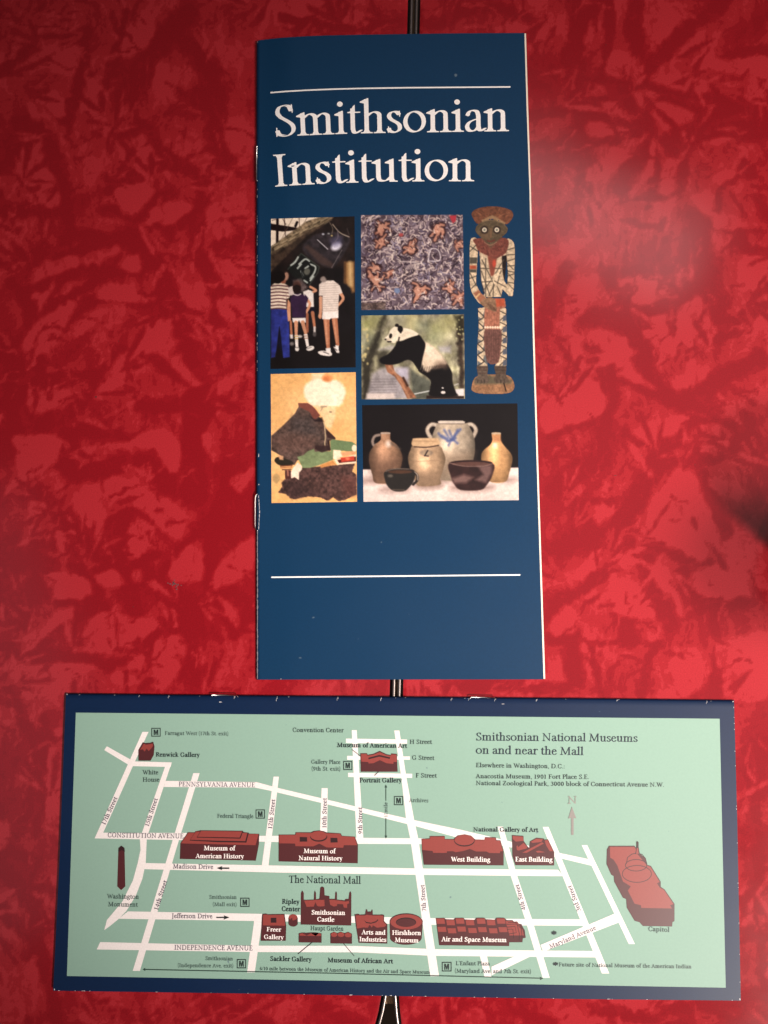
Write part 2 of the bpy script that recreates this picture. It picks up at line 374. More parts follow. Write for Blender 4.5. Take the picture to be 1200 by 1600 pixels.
def glyph(ch, wt):
    key = (ch, wt)
    if key in _gc: return _gc[key]
    W, bb, ang, step = WEIGHTS[wt]
    adv, prog = GL[ch]
    if not prog:
        _gc[key] = (adv, [], []); return _gc[key]
    xs = np.arange(-16, adv+18, step); ys = np.arange(-32, 84, step)
    X, Y = np.meshgrid(xs, ys)
    D = np.full(X.shape, 1e3); hair = bb/1.6
    ca, sa = math.cos(math.radians(ang)), math.sin(math.radians(ang))
    def nib(p):
        u = p[0]*ca+p[1]*sa; v = -p[0]*sa+p[1]*ca
        return (u*bb/W, v)
    XN, YN = (X*ca+Y*sa)*bb/W, (-X*sa+Y*ca)
    sub = []
    for cmd in prog.split('|'):
        t = cmd.split(); c = t[0]
        P = lambda s: [tuple(map(float, q.split(','))) for q in s]
        if c == 'V':
            x, y0, y1 = map(float, t[1:]); sub.append([(x-W, y0), (x+W, y0), (x+W, y1), (x-W, y1)])
        elif c == 'f':
            x, y = map(float, t[1:]); sub.append([(x-W-8, y-5), (x-W-8.4, y-7), (x-W, y-9), (x+W, y-10), (x+W, y+2), (x+W-2, y+2)])
        elif c in 'bB':
            x, y = map(float, t[1:]); l = -W-7.5 if c == 'b' else -W
            sub.append([(x+l, y-.2), (x+W+7.5, y-.2), (x+W+7.5, y+2.6*hair), (x+W+2, y+3.6*hair), (x+W-.5, y+8), (x-W+.5, y+8), (x-W-2 if c == 'b' else x-W, y+3.6*hair), (x+l, y+2.6*hair)])
        elif c == 'h':
            x, y = map(float, t[1:])
            sub.append([(x-W-7.5, y+.2), (x+W+7.5, y+.2), (x+W+7.5, y-2.6*hair), (x+W+2, y-3.6*hair), (x+W-.5, y-8), (x-W+.5, y-8), (x-W-2, y-3.6*hair), (x-W-7.5, y-2.6*hair)])
        elif c == 'G':
            sub.append(P(t[1:]))
        elif c in 'CPO':
            if c == 'O':
                cx, cy, rx, ry = map(float, t[1:]); rx -= max(0, W-4.2)*0.6
                pts = [(cx+rx*math.cos(a), cy+ry*math.sin(a)) for a in np.linspace(0, 2*math.pi, 33)]
            else:
                pts = P(t[1:])
                if c == 'C': pts = catmull(pts, False, 7)
            pts = [nib(p) for p in pts]
            for a, b in zip(pts[:-1], pts[1:]):
                d, _ = seg_dist(XN, YN, a, b); D = np.minimum(D, (d-bb)*(1 if abs(d).min() else 1))
        elif c in 'RQ':
            r = float(t[1])*hair; pts = P(t[2:])
            if c == 'Q': pts = catmull(pts, False, 6)
            for a, b in zip(pts[:-1], pts[1:]):
                D = np.minimum(D, seg_dist(X, Y, a, b)[0]-r)
        elif c == 'D':
            (x, y), = P([t[1]]); D = np.minimum(D, np.hypot(X-x, Y-y)-float(t[2])*(1+(W-4.2)*0.08))
    for s in sub:
        D = np.minimum(D, poly_sdf(X, Y, s))
    loops = contours(D, xs, ys)
    flat = []; tris = []; ls = []
    for l in loops:
        l = simplify(l, step*0.06)
        if len(l) >= 3:
            A = np.array(l); x, y = A[:, 0], A[:, 1]
            ls.append((l, 0.5*float(np.sum(x*np.roll(y, -1)-y*np.roll(x, -1)))))
    ls = [q for q in ls if abs(q[1]) > 3]
    if ls:
        big = max(ls, key=lambda q: abs(q[1])); sgn = 1 if big[1] > 0 else -1
        outer = [q for q in ls if q[1]*sgn > 0]; holes = [q for q in ls if q[1]*sgn <= 0]
        def inside(p, L):
            r = False
            for i in range(len(L)):
                a, b = L[i-1], L[i]
                if (a[1] > p[1]) != (b[1] > p[1]) and p[0] < (b[0]-a[0])*(p[1]-a[1])/(b[1]-a[1])+a[0]: r = not r
            return r
        for o_, _ in outer:
            grp = [o_]+[h for h, _ in holes if inside(h[0], o_)]
            k = len(flat)
            for l in grp: flat += [(p[0], p[1]) for p in l]
            tris += [tuple(k+i for i in t) for t in tessellate_polygon([[Vector((p[0], p[1], 0)) for p in l] for l in grp])]
    _gc[key] = (adv, flat, [tuple(t) for t in tris]); return _gc[key]

def contours(D, xs, ys):
    ins = D < 0; st = xs[1]-xs[0]
    c = ins[:-1, :-1]*1+ins[:-1, 1:]*2+ins[1:, 1:]*4+ins[1:, :-1]*8
    nxt = {}
    jj, ii = np.where((c > 0) & (c < 15))
    def pt(e):
        j, i, h = e
        if h: a, b = D[j, i], D[j, i+1]; t = a/(a-b); return (xs[i]+t*st, ys[j])
        a, b = D[j, i], D[j+1, i]; t = a/(a-b); return (xs[i], ys[j]+t*st)
    T = {1: ['LB'], 2: ['BR'], 3: ['LR'], 4: ['RT'], 5: ['LB', 'RT'], 6: ['BT'], 7: ['LT'], 8: ['TL'], 9: ['TB'], 10: ['BR', 'TL'], 11: ['TR'], 12: ['RL'], 13: ['RB'], 14: ['BL']}
    for j, i in zip(jj, ii):
        E = {'B': (j, i, 1), 'T': (j+1, i, 1), 'L': (j, i, 0), 'R': (j, i+1, 0)}
        for s in T[int(c[j, i])]:
            nxt[E[s[0]]] = E[s[1]]
    loops = []
    while nxt:
        s, e = nxt.popitem(); l = [s, e]
        while l[-1] != l[0]:
            k = nxt.pop(l[-1], None)
            if k is None: break
            l.append(k)
        loops.append([pt(q) for q in l[:-1]])
    return loops

def simplify(l, tol):
    # closed loop Douglas-Peucker from two far points
    n = len(l)
    if n < 8: return l
    A = np.array(l); k = int(np.argmax(((A-A[0])**2).sum(1)))
    def dp(a, b):
        if b-a < 2: return [a]
        idx = np.arange(a+1, b); p0 = A[a]; p1 = A[b % n]; d = p1-p0; L = np.hypot(*d)+1e-9
        q = A[idx]-p0; dist = np.abs(q[:, 0]*d[1]-q[:, 1]*d[0])/L
        m = int(np.argmax(dist))
        if dist[m] < tol: return [a]
        return dp(a, idx[m])+dp(idx[m], b)
    ids = dp(0, k)+dp(k, n)
    return [l[i] for i in ids]

KERN = {'Av': -4, 'AV': -8, 'To': -4, 'We': -3, 'Pl': -1, 'L\'': -3, 'F ': -3, 'rk': 1, 'Wa': -3, 'tt': -1}
def layout(text, wt):
    x = 0; V = []; F = []; par = []
    for i, ch in enumerate(text):
        adv, flat, tris = glyph(ch, wt)
        k = len(V); V += [(x+p[0], p[1]) for p in flat]; F += [(a+k, b+k, c+k) for a, b, c in tris]; par += [i % 2]*len(flat)
        x += adv+KERN.get(text[i:i+2], 0)+{'title': -4.2, 'head': -2.5}.get(wt, 0)
    return x, np.array(V), F, np.array(par)

def text_px(text, base, cap, wt='book', inset=6):
    """lettering in photo px along the polyline base; returns (V px, F)"""
    w, V, F, par = layout(text, wt)
    base = np.array(catmull(base, False, 12) if len(base) > 2 else base, float); seg = np.hypot(*(np.diff(base, axis=0).T)); cum = np.r_[0, np.cumsum(seg)]; L = cum[-1]
    s = (V[:, 0]-inset)/(w-2*inset)*L
    d = np.diff(base, axis=0)/seg[:, None]
    if len(base) > 2:
        mid = (cum[1:]+cum[:-1])/2; ker = max(1, len(d)//6)
        d = np.stack([np.convolve(np.pad(d[:, i], ker, 'edge'), np.ones(2*ker+1)/(2*ker+1), 'valid') for i in (0, 1)], 1)
        dd = np.stack([np.interp(s, mid, d[:, i]) for i in (0, 1)], 1)
        P = np.stack([np.interp(s, cum, base[:, i]) for i in (0, 1)], 1)
        P += dd*(s-np.clip(s, 0, L))[:, None]
    else:
        dd = np.repeat(d, len(s), 0); P = base[0]+dd*s[:, None]
    up = np.stack([dd[:, 1], -dd[:, 0]], 1)
    P = P+up*(V[:, 1]*cap/66.0)[:, None]
    return P, F, par
NAVY1, NAVY2 = (4, 50, 84), (5, 32, 66)
# ------------------------------------------------------------------ the table: two leaves of red laminate meeting at a metal-edged seam
floor_m = plain('brown_floor', (96, 74, 56), 0.6, 0, 0.3, 12)
fl = link('floor', mesh_from('floor', [(-3, -3, -.74), (3, -3, -.74), (3, 3, -.74), (-3, 3, -.74)], [(0, 1, 2, 3)]), None, floor_m)
tag(fl, kind='structure')
table = thing('kitchen_table', (0, 0, -.74), 'red cracked-ice laminate table top with a metal-edged centre seam under the booklets', 'table')
bpy.context.view_layer.update()
FORMICA = formica()
metal = plain('steel_trim', (140, 130, 126), 0.38, 1.0, 0.08, 500)
groove_shade_m = plain('dark_groove', (22, 14, 12), 0.7, 0, 0.2, 400)  # near-black standing in for the shadow inside the groove
wood = plain('slide_wood', (150, 120, 92), 0.5, 0, 0.25, 120)

def y_of(py, px=612): return float(unproj(px, py, 0)[1])
def x_of(px, py): return float(unproj(px, py, 0)[0])
ya, yb = y_of(0), y_of(1065)
ED = {}
for side, (p0, p1) in {-1: (637.3, 609.2), 1: (657.0, 630.2)}.items():
    xa, xb = x_of(p0, 0), x_of(p1, 1065)
    ED[side] = (xa, (xb-xa)/(yb-ya))
_cy = np.array([y_of(p) for p in (1690, 1680, 1660, 1640, 1620, 1600, 1580, 1557, 1540, 1500, 1460, 1000)])
_off = {-1: np.array([25, 15.5, 9.5, 6, 3.6, 1.9, .9, .15, 0, 0, 0, 0])*1e-3, 1: np.array([25, 15, 9, 5.5, 3.6, 2.3, 1.7, 1.2, .95, .4, .1, 0])*1e-3}
def edge_x(side, y):
    xa, s = ED[side]; y = np.asarray(y, float)
    return xa+s*(y-ya)+side*np.interp(y, _cy, _off[side])
YEND = _cy[0]

# pattern field -------------------------------------------------------------
def zone(ox, oy, s, pts): return [(ox+x/s, oy+y/s) for x, y in pts]
def pp(t): return [tuple(map(float, q.split(','))) for q in t.split()]
Z = {'A': (0, 0, 2.857), 'B': (0, 540, 2.857), 'C': (800, 0, 2.963), 'D': (800, 540, 2.857), 'T': (0, 0, 1)}
DARK = '''A 45 380,170 370,330 300,540|A 90 830,60 700,200 560,440 580,560|A 35 570,60 530,200 470,380|A 45 0,330 160,260 380,150|A 75 840,190 920,300 960,440 960,560 1000,700
A 45 640,560 760,700 900,800 900,900 850,980 700,1020|A 32 480,850 560,790 700,740 860,760|A 45 0,930 280,950|A 45 270,820 300,960 290,1100|A 45 470,940 620,960 680,900 760,860
A 50 330,1050 560,1080 760,1060|A 95 600,1050 700,1250 850,1500 830,1600|A 32 180,1170 420,1100 560,1060|A 36 140,1290 330,1220 640,1200|A 32 160,1400 330,1310 480,1220 620,1210|A 45 230,1500 350,1380 470,1330 740,1360
A 55 60,1260 140,1400 90,1560|A 45 960,1100 1140,1060|A 42 880,1000 870,1100 900,1180|A 55 900,1180 960,1300 960,1480|A 35 960,1300 1140,1320|A 50 0,1150 200,1120|A 26 640,1560 780,1430 820,1500|A 60 100,560 220,640 300,900|A 40 0,760 120,640 180,560
B 50 540,20 430,180 280,330 60,400|B 50 620,20 780,130 900,190 830,260 640,270|B 38 280,390 500,400 700,430|B 75 310,430 330,560 620,520 760,620 880,660|B 90 880,660 870,400 900,180|B 70 90,600 200,700 320,800 400,900 560,960
B 70 480,780 560,740 520,900 560,1050 600,1180|B 26 700,930 560,980 420,1010|B 45 330,960 420,1080 470,1170|B 80 640,1000 720,1100 880,1180 740,1280|B 34 730,1020 830,880 1000,700|B 26 250,1150 430,1140|B 36 150,1080 90,1330|B 85 0,1000 200,930 160,1100 60,1200
B 50 420,1170 280,1230 180,1330 0,1370|B 42 100,1390 360,1390 500,1430 640,1340 700,1290|B 38 680,1330 640,1520|B 50 40,1540 200,1400|B 80 860,1270 820,1400 900,1500|B 45 980,1120 1040,1280|B 52 940,870 930,1050|B 50 1040,1100 1140,1160 1080,1230|B 26 1000,200 1140,60|B 18 960,230 1060,290|B 34 920,350 940,240|B 90 1000,560 1130,780 940,800|B 60 30,20 60,300 10,520|B 50 160,20 180,140 60,240 0,260|B 40 200,150 430,130
C 60 290,0 300,200 300,420 340,680 340,860|C 50 590,0 570,150 600,300 520,400 580,520 690,650|C 50 960,20 800,150 620,320 520,400|C 42 600,380 820,430 1000,470 1185,540|C 50 700,470 860,530 1050,500|C 34 1185,230 1000,260|C 34 340,540 520,570 620,590 400,660 80,680|C 50 420,330 370,470 400,530|C 20 80,350 520,370|C 72 1185,600 900,620 680,680 560,760 500,870|C 30 660,760 640,950|C 34 800,740 780,900|C 26 980,870 940,970|C 14 910,1060 1185,1075|C 36 420,1260 740,1250 800,1120 860,1030
C 50 250,1240 180,1400 140,1540|C 50 450,1280 530,1400 600,1430 740,1400 900,1270|C 70 300,1450 500,1490 600,1600|C 80 860,1020 900,1300 1000,1500|C 50 950,1560 1100,1440 1185,1340|C 42 1080,760 1130,900 1185,1000|C 50 1060,1100 1110,1170|C 36 80,530 240,520|C 36 80,740 300,720
D 70 570,20 620,130 700,230 830,240 960,130 1100,60|D 60 360,120 430,130 420,400 400,480|D 34 440,120 620,210|D 24 170,400 420,320|D 80 1000,380 880,320 820,360 740,460 600,600 480,780 220,900 140,960|D 36 520,400 640,460 740,440|D 34 640,470 620,560|D 34 830,520 1000,460|D 50 850,580 900,700 960,830|D 100 1040,380 1143,520|D 16 700,730 780,735 860,760|D 24 580,880 760,950 880,970|D 42 540,880 430,1000 240,1120 150,1210|D 14 380,1330 520,1328 660,1340|D 70 480,1230 520,1300|D 65 260,1250 290,1560|D 26 160,1310 280,1330|D 24 360,1350 400,1560|D 34 640,1350 570,1560|D 38 900,1180 910,1560|D 36 760,1000 860,1170 1040,1150|D 70 180,640 300,560 400,520|D 18 280,700 460,690|D 24 300,700 340,800|D 55 600,1000 700,1240
T 12 420,20 520,45 640,30|T 14 670,40 760,10 830,30|T 16 700,1078 760,1070 900,1076|T 16 20,1100 60,1180 30,1300|T 12 70,1120 60,1300|T 18 0,1420 60,1480 90,1600|T 14 140,1570 220,1590|T 18 330,1565 420,1600|T 14 500,1570 560,1600|T 20 660,1600 720,1570|T 16 800,1575 860,1600|T 14 930,1575 1010,1590|T 14 1165,1200 1190,1300 1170,1420|T 10 1180,1420 1200,1560|T 14 1040,1580 1200,1550'''
LITE = '''A 540,240 580,60 640,50 700,120 640,220|A 1010,560 1050,520 1115,590 1050,690 1000,640|A 520,860 600,800 680,870 620,940 560,960|A 660,940 800,900 860,930 740,1010|A 170,1190 330,1140 340,1190 170,1250|A 620,1520 770,1410 790,1440 700,1560 640,1580|A 910,1450 1000,1470 1000,1520 950,1570 905,1530|A 1010,1160 1140,1140 1140,1210 1030,1215|A 430,1330 490,1260 600,1290 700,1340 560,1350|A 110,1500 200,1420 340,1350 300,1450 220,1560 110,1600|A 320,1500 420,1390 480,1390 400,1470|A 60,310 200,210 360,140 340,180 150,280|A 210,270 350,200 350,300 240,330|A 130,900 170,760 240,780 270,920|A 380,300 470,440 400,400|A 150,520 190,430 290,440 290,520|A 520,1190 600,1130 630,1170 620,1220|A 460,1150 520,1090 530,1130|A 740,1180 840,1280 870,1390 830,1380 780,1240|A 960,1340 1130,1340 1130,1420 1010,1430
B 550,30 650,80 560,200 420,240 480,120|B 360,640 520,590 650,640 820,740 800,860 690,800 600,690 500,740 420,860 380,800 330,700|B 810,450 790,560 730,540 690,470 580,440 620,400 740,370|B 990,960 1130,850 1120,1000 980,1080 950,1060|B 740,1030 860,870 910,920 900,1050|B 250,1060 370,1030 410,1120 260,1130|B 430,1030 510,1000 560,1070 470,1080|B 980,1120 1060,1190 1060,1270 1010,1200|B 380,1300 430,1200 640,1220 700,1260 560,1350 380,1370|B 560,1420 660,1350 640,1500 520,1500 510,1440|B 690,1330 780,1290 840,1340 780,1480 700,1540|B 150,680 220,740 180,850 120,800|B 570,830 640,740 690,800 640,930 580,910|B 170,1290 260,1180 360,1180 260,1260|B 60,400 290,420 280,500 40,660 0,700 80,520|B 110,250 250,190 350,230 160,310|B 760,80 810,30 830,90 900,170 860,180|B 960,180 1100,90 1060,180 960,230|B 590,1010 630,1000 640,1050 600,1050|B 900,400 950,400 930,480|B 40,1450 200,1420 440,1430 300,1500 120,1580|B 1020,600 1140,540 1080,660
C 430,330 470,230 560,270 560,340 520,370|C 720,300 860,160 890,170 760,290|C 340,590 380,560 520,600 380,650|C 380,400 420,390 500,490 450,530 410,480|C 640,360 820,350 930,430 700,400|C 650,510 700,470 860,540 720,600 680,640|C 690,180 690,30 800,20 770,90|C 500,1290 690,1270 720,1350 610,1410 540,1370|C 610,1500 740,1450 940,1540 780,1600 650,1560|C 950,800 1030,790 1010,860 940,840|C 350,780 500,700 560,720 420,820 350,860|C 680,890 690,760 760,740 740,880|C 1050,1200 1185,1180 1140,1350 1060,1330|C 840,900 930,900 920,1000 850,960|C 230,1560 260,1360 340,1290 380,1380 280,1500|C 920,280 1185,270 1100,350 960,330|C 340,180 360,90 390,120 350,200|C 890,650 1080,600 1040,640 920,680|C 550,430 590,430 600,500|C 920,1050 990,990 980,1060
D 130,290 270,150 410,210 400,310 260,360 150,390|D 530,390 620,340 800,310 740,380 620,440|D 780,420 870,340 980,380 960,450 800,490|D 510,430 540,440 630,570 600,580|D 360,720 460,720 390,810|D 640,680 800,560 860,680 900,800 860,960 780,940 620,820|D 880,590 960,600 1040,650 990,690 900,650|D 430,1000 550,910 590,950 480,990|D 800,1030 930,990 1060,1100 900,1130 830,1090|D 160,1270 260,1170 300,1220 270,1290|D 450,1060 560,1070 640,1200 560,1210 460,1190|D 620,980 700,1000 720,1100 660,1080|D 280,1030 390,900 400,960 330,1030|D 470,130 540,110 660,200 560,170|D 700,1400 820,1350 860,1500 760,1560|D 980,1350 1143,1280 1143,1560 950,1560|D 270,120 360,80 480,10 560,30 420,90|D 390,680 410,600 440,640 420,690|D 920,220 960,240 1030,350 1010,370|D 900,300 960,300 1000,360'''
def crackle(P):
    """pattern value at table points P (...,2): 0 dark .. 1 pale"""
    # image position of each point, so that traced patches can be listed as read off the photo
    d = np.stack([P[..., 0], P[..., 1], np.full(P.shape[:-1], -CAMH)], -1); z = d@CFW
    z = np.where(z < 0.02, 0.02, z)
    X = 600+FPX*(d@CRT)/z; Y = 800-FPX*(d@CUP)/z
    Xw = X+(fbm(X, Y, 40, 3, 3)-0.5)*11+(fbm(X, Y, 9, 6, 2)-0.5)*11; Yw = Y+(fbm(X, Y, 40, 4, 3)-0.5)*11+(fbm(X, Y, 9, 7, 2)-0.5)*11
    # free patches everywhere
    F = 0.51+(fbm(Xw, Yw, 60, 11, 4, 1.0, 0.6)-0.5)*0.40+(fbm(Xw+Yw, Yw-Xw, 50, 12, 4, 1.0, 0.35)-0.5)*0.45
    rs = np.random.RandomState(5)
    def band(pts, w, k):
        nonlocal F
        p = np.array(pts); m = w*1.3+6
        idx = np.where((X > p[:, 0].min()-m) & (X < p[:, 0].max()+m) & (Y > p[:, 1].min()-m) & (Y < p[:, 1].max()+m))
        if not len(idx[0]): return
        c = catmull(pts, False, 5); D = np.full(idx[0].shape, 1e9)
        for a, b in zip(c[:-1], c[1:]): D = np.minimum(D, seg_dist(Xw[idx], Yw[idx], a, b)[0])
        q = np.clip((w*0.60-D)/max(4.0, w*0.45)+0.5, 0, 1)*0.88
        F[idx] = F[idx]*(1-q)+k*q
    def blob(pts, k):
        nonlocal F
        c = catmull(pts, True, 4); p = np.array(c); m = 14
        idx = np.where((X > p[:, 0].min()-m) & (X < p[:, 0].max()+m) & (Y > p[:, 1].min()-m) & (Y < p[:, 1].max()+m))
        if not len(idx[0]): return
        D = poly_sdf(X[idx]*0.65+Xw[idx]*0.35, Y[idx]*0.65+Yw[idx]*0.35, c)
        q = np.clip(0.5-D/8.0, 0, 1)*(0.62+0.38*fbm(X[idx], Y[idx], 25, 31, 3, 1.0, 0.5))
        F[idx] = F[idx]*(1-q)+k*q
    # extra creases beyond the traced area: short fans of crossing lines
    for i in range(230):
        cx, cy = rs.uniform(-700, 1900), rs.uniform(-1300, 2000)
        if -10 < cx < 1210 and -10 < cy < 1610: continue
        a = rs.uniform(0, math.pi)
        for j in range(3):
            a2 = a+rs.uniform(-.8, .8); L = rs.uniform(60, 190); b2 = a2+rs.uniform(-.5, .5)
            band([(cx-L*math.cos(a2), cy-L*math.sin(a2)), (cx, cy), (cx+L*math.cos(b2), cy+L*math.sin(b2))], rs.uniform(8, 26), 0.16)
        blob([(cx+40+25*math.cos(t)*rs.uniform(.6, 1.5), cy+20+25*math.sin(t)*rs.uniform(.6, 1.5)) for t in np.linspace(0, 5.3, 6)], 0.78)
    for row in DARK.replace('\n', '|').split('|'):
        t = row.split(' ', 2); ox, oy, s = Z[t[0]]
        band(zone(ox, oy, s, pp(t[2])), float(t[1])/s*1.08, 0.22)
    for row in LITE.replace('\n', '|').split('|'):
        t = row.split(' ', 1); ox, oy, s = Z[t[0]]
        blob(zone(ox, oy, s, pp(t[1])), 0.74)
    # fans of straight shards, pale and dark, like ice needles crossing
    def shard(cx, cy, a, L, w, k, al):
        nonlocal F
        c, sn = math.cos(a), math.sin(a)
        p = np.array([(cx, cy), (cx+c*L*.35-sn*w*.5, cy+sn*L*.35+c*w*.5), (cx+c*L*.85-sn*w*.42, cy+sn*L*.85+c*w*.42), (cx+c*L, cy+sn*L), (cx+c*L*.8+sn*w*.5, cy+sn*L*.8-c*w*.5), (cx+c*L*.3+sn*w*.4, cy+sn*L*.3-c*w*.4)]); m = 8
        idx = np.where((X > p[:, 0].min()-m) & (X < p[:, 0].max()+m) & (Y > p[:, 1].min()-m) & (Y < p[:, 1].max()+m))
        if not len(idx[0]): return
        D = poly_sdf(X[idx]*.7+Xw[idx]*.3, Y[idx]*.7+Yw[idx]*.3, p)
        q = np.clip(0.5-D/5.0, 0, 1)*al; F[idx] = F[idx]*(1-q)+k*q
    for i in range(520):
        if i < 330: cx, cy = rs.uniform(-40, 1240), rs.uniform(-40, 1640)
        else: cx, cy = rs.uniform(-700, 1900), rs.uniform(-1300, 2000)
        a0 = rs.uniform(0, 2*math.pi); sp = rs.uniform(.10, .30); n_ = rs.randint(3, 8); dark = rs.rand() < .5
        for j in range(n_):
            L = rs.uniform(22, 80); o_ = rs.uniform(0, 14)
            shard(cx+o_*math.cos(a0), cy+o_*math.sin(a0)+rs.uniform(-4, 4), a0+(j-n_/2)*sp+rs.normal()*.05, L, rs.uniform(4, 11), (rs.uniform(.22, .34) if (dark ^ (j % 3 == 2)) else rs.uniform(.58, .70)), rs.uniform(.7, 1))
    # brushed streaks and hairline cracks that follow a slowly turning direction
    ang = lambda x, y: 6.0*math.sin(x*0.0071+1.3*math.sin(y*0.0052))+2.2*math.cos(y*0.0093+x*0.003)
    for i in range(3000):
        cx, cy = rs.uniform(-60, 1260), rs.uniform(-60, 1660); a = ang(cx, cy)+rs.normal()*0.25; L = rs.uniform(5, 20)*(1.7 if i % 9 == 0 else 1)
        c_ = rs.uniform(-.25, .25); near = abs(math.sin(cx*.013+cy*.007)+math.cos(cy*.017-cx*.004))
        k = rs.uniform(.26, .36) if rs.rand() < 0.6 else rs.uniform(.56, .66)
        if near < (.8 if k > .5 else .4): continue
        band([(cx-L*math.cos(a), cy-L*math.sin(a)), (cx, cy), (cx+L*math.cos(a+c_), cy+L*math.sin(a+c_))], rs.uniform(2.0, 5.5), k)
    return F

STEP = 0.0008
yy = np.unique(np.r_[np.arange(YEND, YEND+0.395, STEP), np.linspace(YEND+0.395, 0.60, 30)])
for side in (-1, 1):
    far = np.linspace(-0.48, -0.155, 26)[:-1] if side < 0 else None
    n = int(0.165/STEP)
    s_in = np.linspace(0, 1, n)
    ex = edge_x(side, yy)
    X0 = ex[:, None]+side*(s_in[None]*0.155)
    out = side*np.linspace(0.155, 0.46, 26)[1:]
    Xg = np.concatenate([X0, ex[:, None]+out[None]], 1)
    Yg = np.repeat(yy[:, None], Xg.shape[1], 1)
    bev = np.zeros_like(Xg); bev[:, 0] = -0.00018
    Pg = np.stack([Xg, Yg, bev], -1)
    val = crackle(Pg[..., :2])
    if side < 0: Pg = Pg[:, ::-1]; val = val[:, ::-1]
    me = bpy.data.meshes.new('table_leaf')
    me = grid_mesh('table_leaf', Pg[::-1] if False else Pg, True)
    # make normals face up
    me.flip_normals() if me.polygons[0].normal.z < 0 else None
    a = me.attributes.new('crackle', 'FLOAT', 'POINT'); a.data.foreach_set('value', val.reshape(-1).astype(np.float32))
    o = link('table_leaf', me, table, FORMICA); o.matrix_parent_inverse = table.matrix_world.inverted()
    # core under the laminate
    y0, y1 = yy[0], yy[-1]
    def sweep(name, prof, mat):
        V = []; F = []; ys = np.r_[np.linspace(YEND, YEND+0.06, 60), np.linspace(YEND+0.07, 0.6, 30)]
        xs = edge_x(side, ys); k = len(prof)
        for j, (x, y) in enumerate(zip(xs, ys)):
            for q, z in prof: V.append((x-side*q, y, z))
        for j in range(len(ys)-1):
            for i in range(k-1):
                a_ = j*k+i; F.append((a_, a_+1, a_+k+1, a_+k))
        o = link(name, mesh_from(name, V, F, True), table, mat); o.matrix_parent_inverse = table.matrix_world.inverted(); return o
    sweep('edge_groove', [(0, -.00019), (0.00004, -.0012), (0.0008, -.0012)], groove_shade_m)
    r = 0.00056
    bead = [(0.00078, -.0012), (0.00080, -.0004)]+[(0.00080+r-r*math.cos(t), -.0004+r*math.sin(t)*0.8) for t in np.linspace(0.15, math.pi-0.15, 11)]+[(0.00078+2*r, -.0008), (0.00078+2*r, -.030), (-0.01, -.030)]
    sweep('metal_trim', bead, metal)
# wooden slide under the seam
ys0, ys1 = y_of(1577), 0.4
xm = lambda y: (edge_x(-1, y)+edge_x(1, y))/2
V = [(float(xm(ys0))-.003, ys0, -.0035), (float(xm(ys0))+.004, ys0, -.0035), (xm(ys1)+.004, ys1, -.0035), (xm(ys1)-.004, ys1, -.0035)]
V += [(a, b, -.02) for a, b, c in V]
sl = link('table_slide', mesh_from('table_slide', V, [(0, 1, 2, 3), (4, 7, 6, 5), (0, 4, 5, 1), (1, 5, 6, 2), (2, 6, 7, 3), (3, 7, 4, 0)]), table, wood)
sl.matrix_parent_inverse = table.matrix_world.inverted()

# ------------------------------------------------------------------ booklets
class Sheet:
    """a cover: outline given by its four edges in the photo, lifted off the table by h(px,py)"""
    def __init__(s, top, right, bottom, left, hfun):
        s.t, s.r, s.b, s.l = [np.array(q, float) for q in (top, right, bottom, left)]; s.h = hfun
    def L(s, y): return np.interp(y, s.l[:, 1], s.l[:, 0])
    def R(s, y): return np.interp(y, s.r[:, 1], s.r[:, 0])
    def T(s, x): return np.interp(x, s.t[:, 0], s.t[:, 1])
    def B(s, x): return np.interp(x, s.b[:, 0], s.b[:, 1])
    def uv(s, x, y):
        l, r = s.L(y), s.R(y); t, b = s.T(x), s.B(x)
        return (x-l)/(r-l), (y-t)/(b-t)
    def px(s, u, v):
        y = s.t[0, 1]+(s.b[0, 1]-s.t[0, 1])*v; x = s.L(y)+(s.R(y)-s.L(y))*u
        for _ in range(8):
            y = s.T(x)+(s.B(x)-s.T(x))*v; x = s.L(y)+(s.R(y)-s.L(y))*u
        return x, y
    def P(s, x, y, dz=0.0, scale=1.0):
        u, v = s.uv(np.asarray(x, float), np.asarray(y, float)); return unproj(x, y, s.h(u, v)*scale+dz)

def ss(x): x = np.clip(x, 0, 1); return x*x*(3-2*x)
def roll(u, w): return np.sqrt(np.clip(1-(1-np.clip(u/w, 0, 1))**2, 0, 1))
h1 = lambda u, v: 0.00035+0.00085*roll(u, 0.013)+0.00075*ss(u/0.14)*(1-0.75*ss(v*1.1))-0.0004*ss((u-.2)/.8)
h2 = lambda u, v: 0.00035+0.00075*roll(v, 0.022)+0*u
B1 = Sheet([(401, 66), (404, 63.2), (413, 61.8), (430, 60), (450, 58.3), (480, 56.5), (505, 55.5), (560, 54.3), (630, 53.2), (720, 52), (819.5, 51.5)],
           [(819.5, 51.5), (822.6, 160), (827.4, 300), (833, 540), (841, 800), (849.4, 1061.5)],
           [(400.6, 1062), (849.4, 1061.5)],
           [(401, 66), (400.6, 150), (400.3, 540), (400.6, 1062)], h1)
B2 = Sheet([(103, 1083.5), (260, 1085.3), (420, 1086.8), (720, 1089.3), (950, 1091.5), (1147, 1094)],
           [(1147, 1094), (1152, 1280), (1157.5, 1563.5)],
           [(83, 1548), (440, 1553.3), (558, 1555.4), (900, 1561), (1157.5, 1563.5)],
           [(103, 1083.5), (93.5, 1330), (83, 1548)], h2)

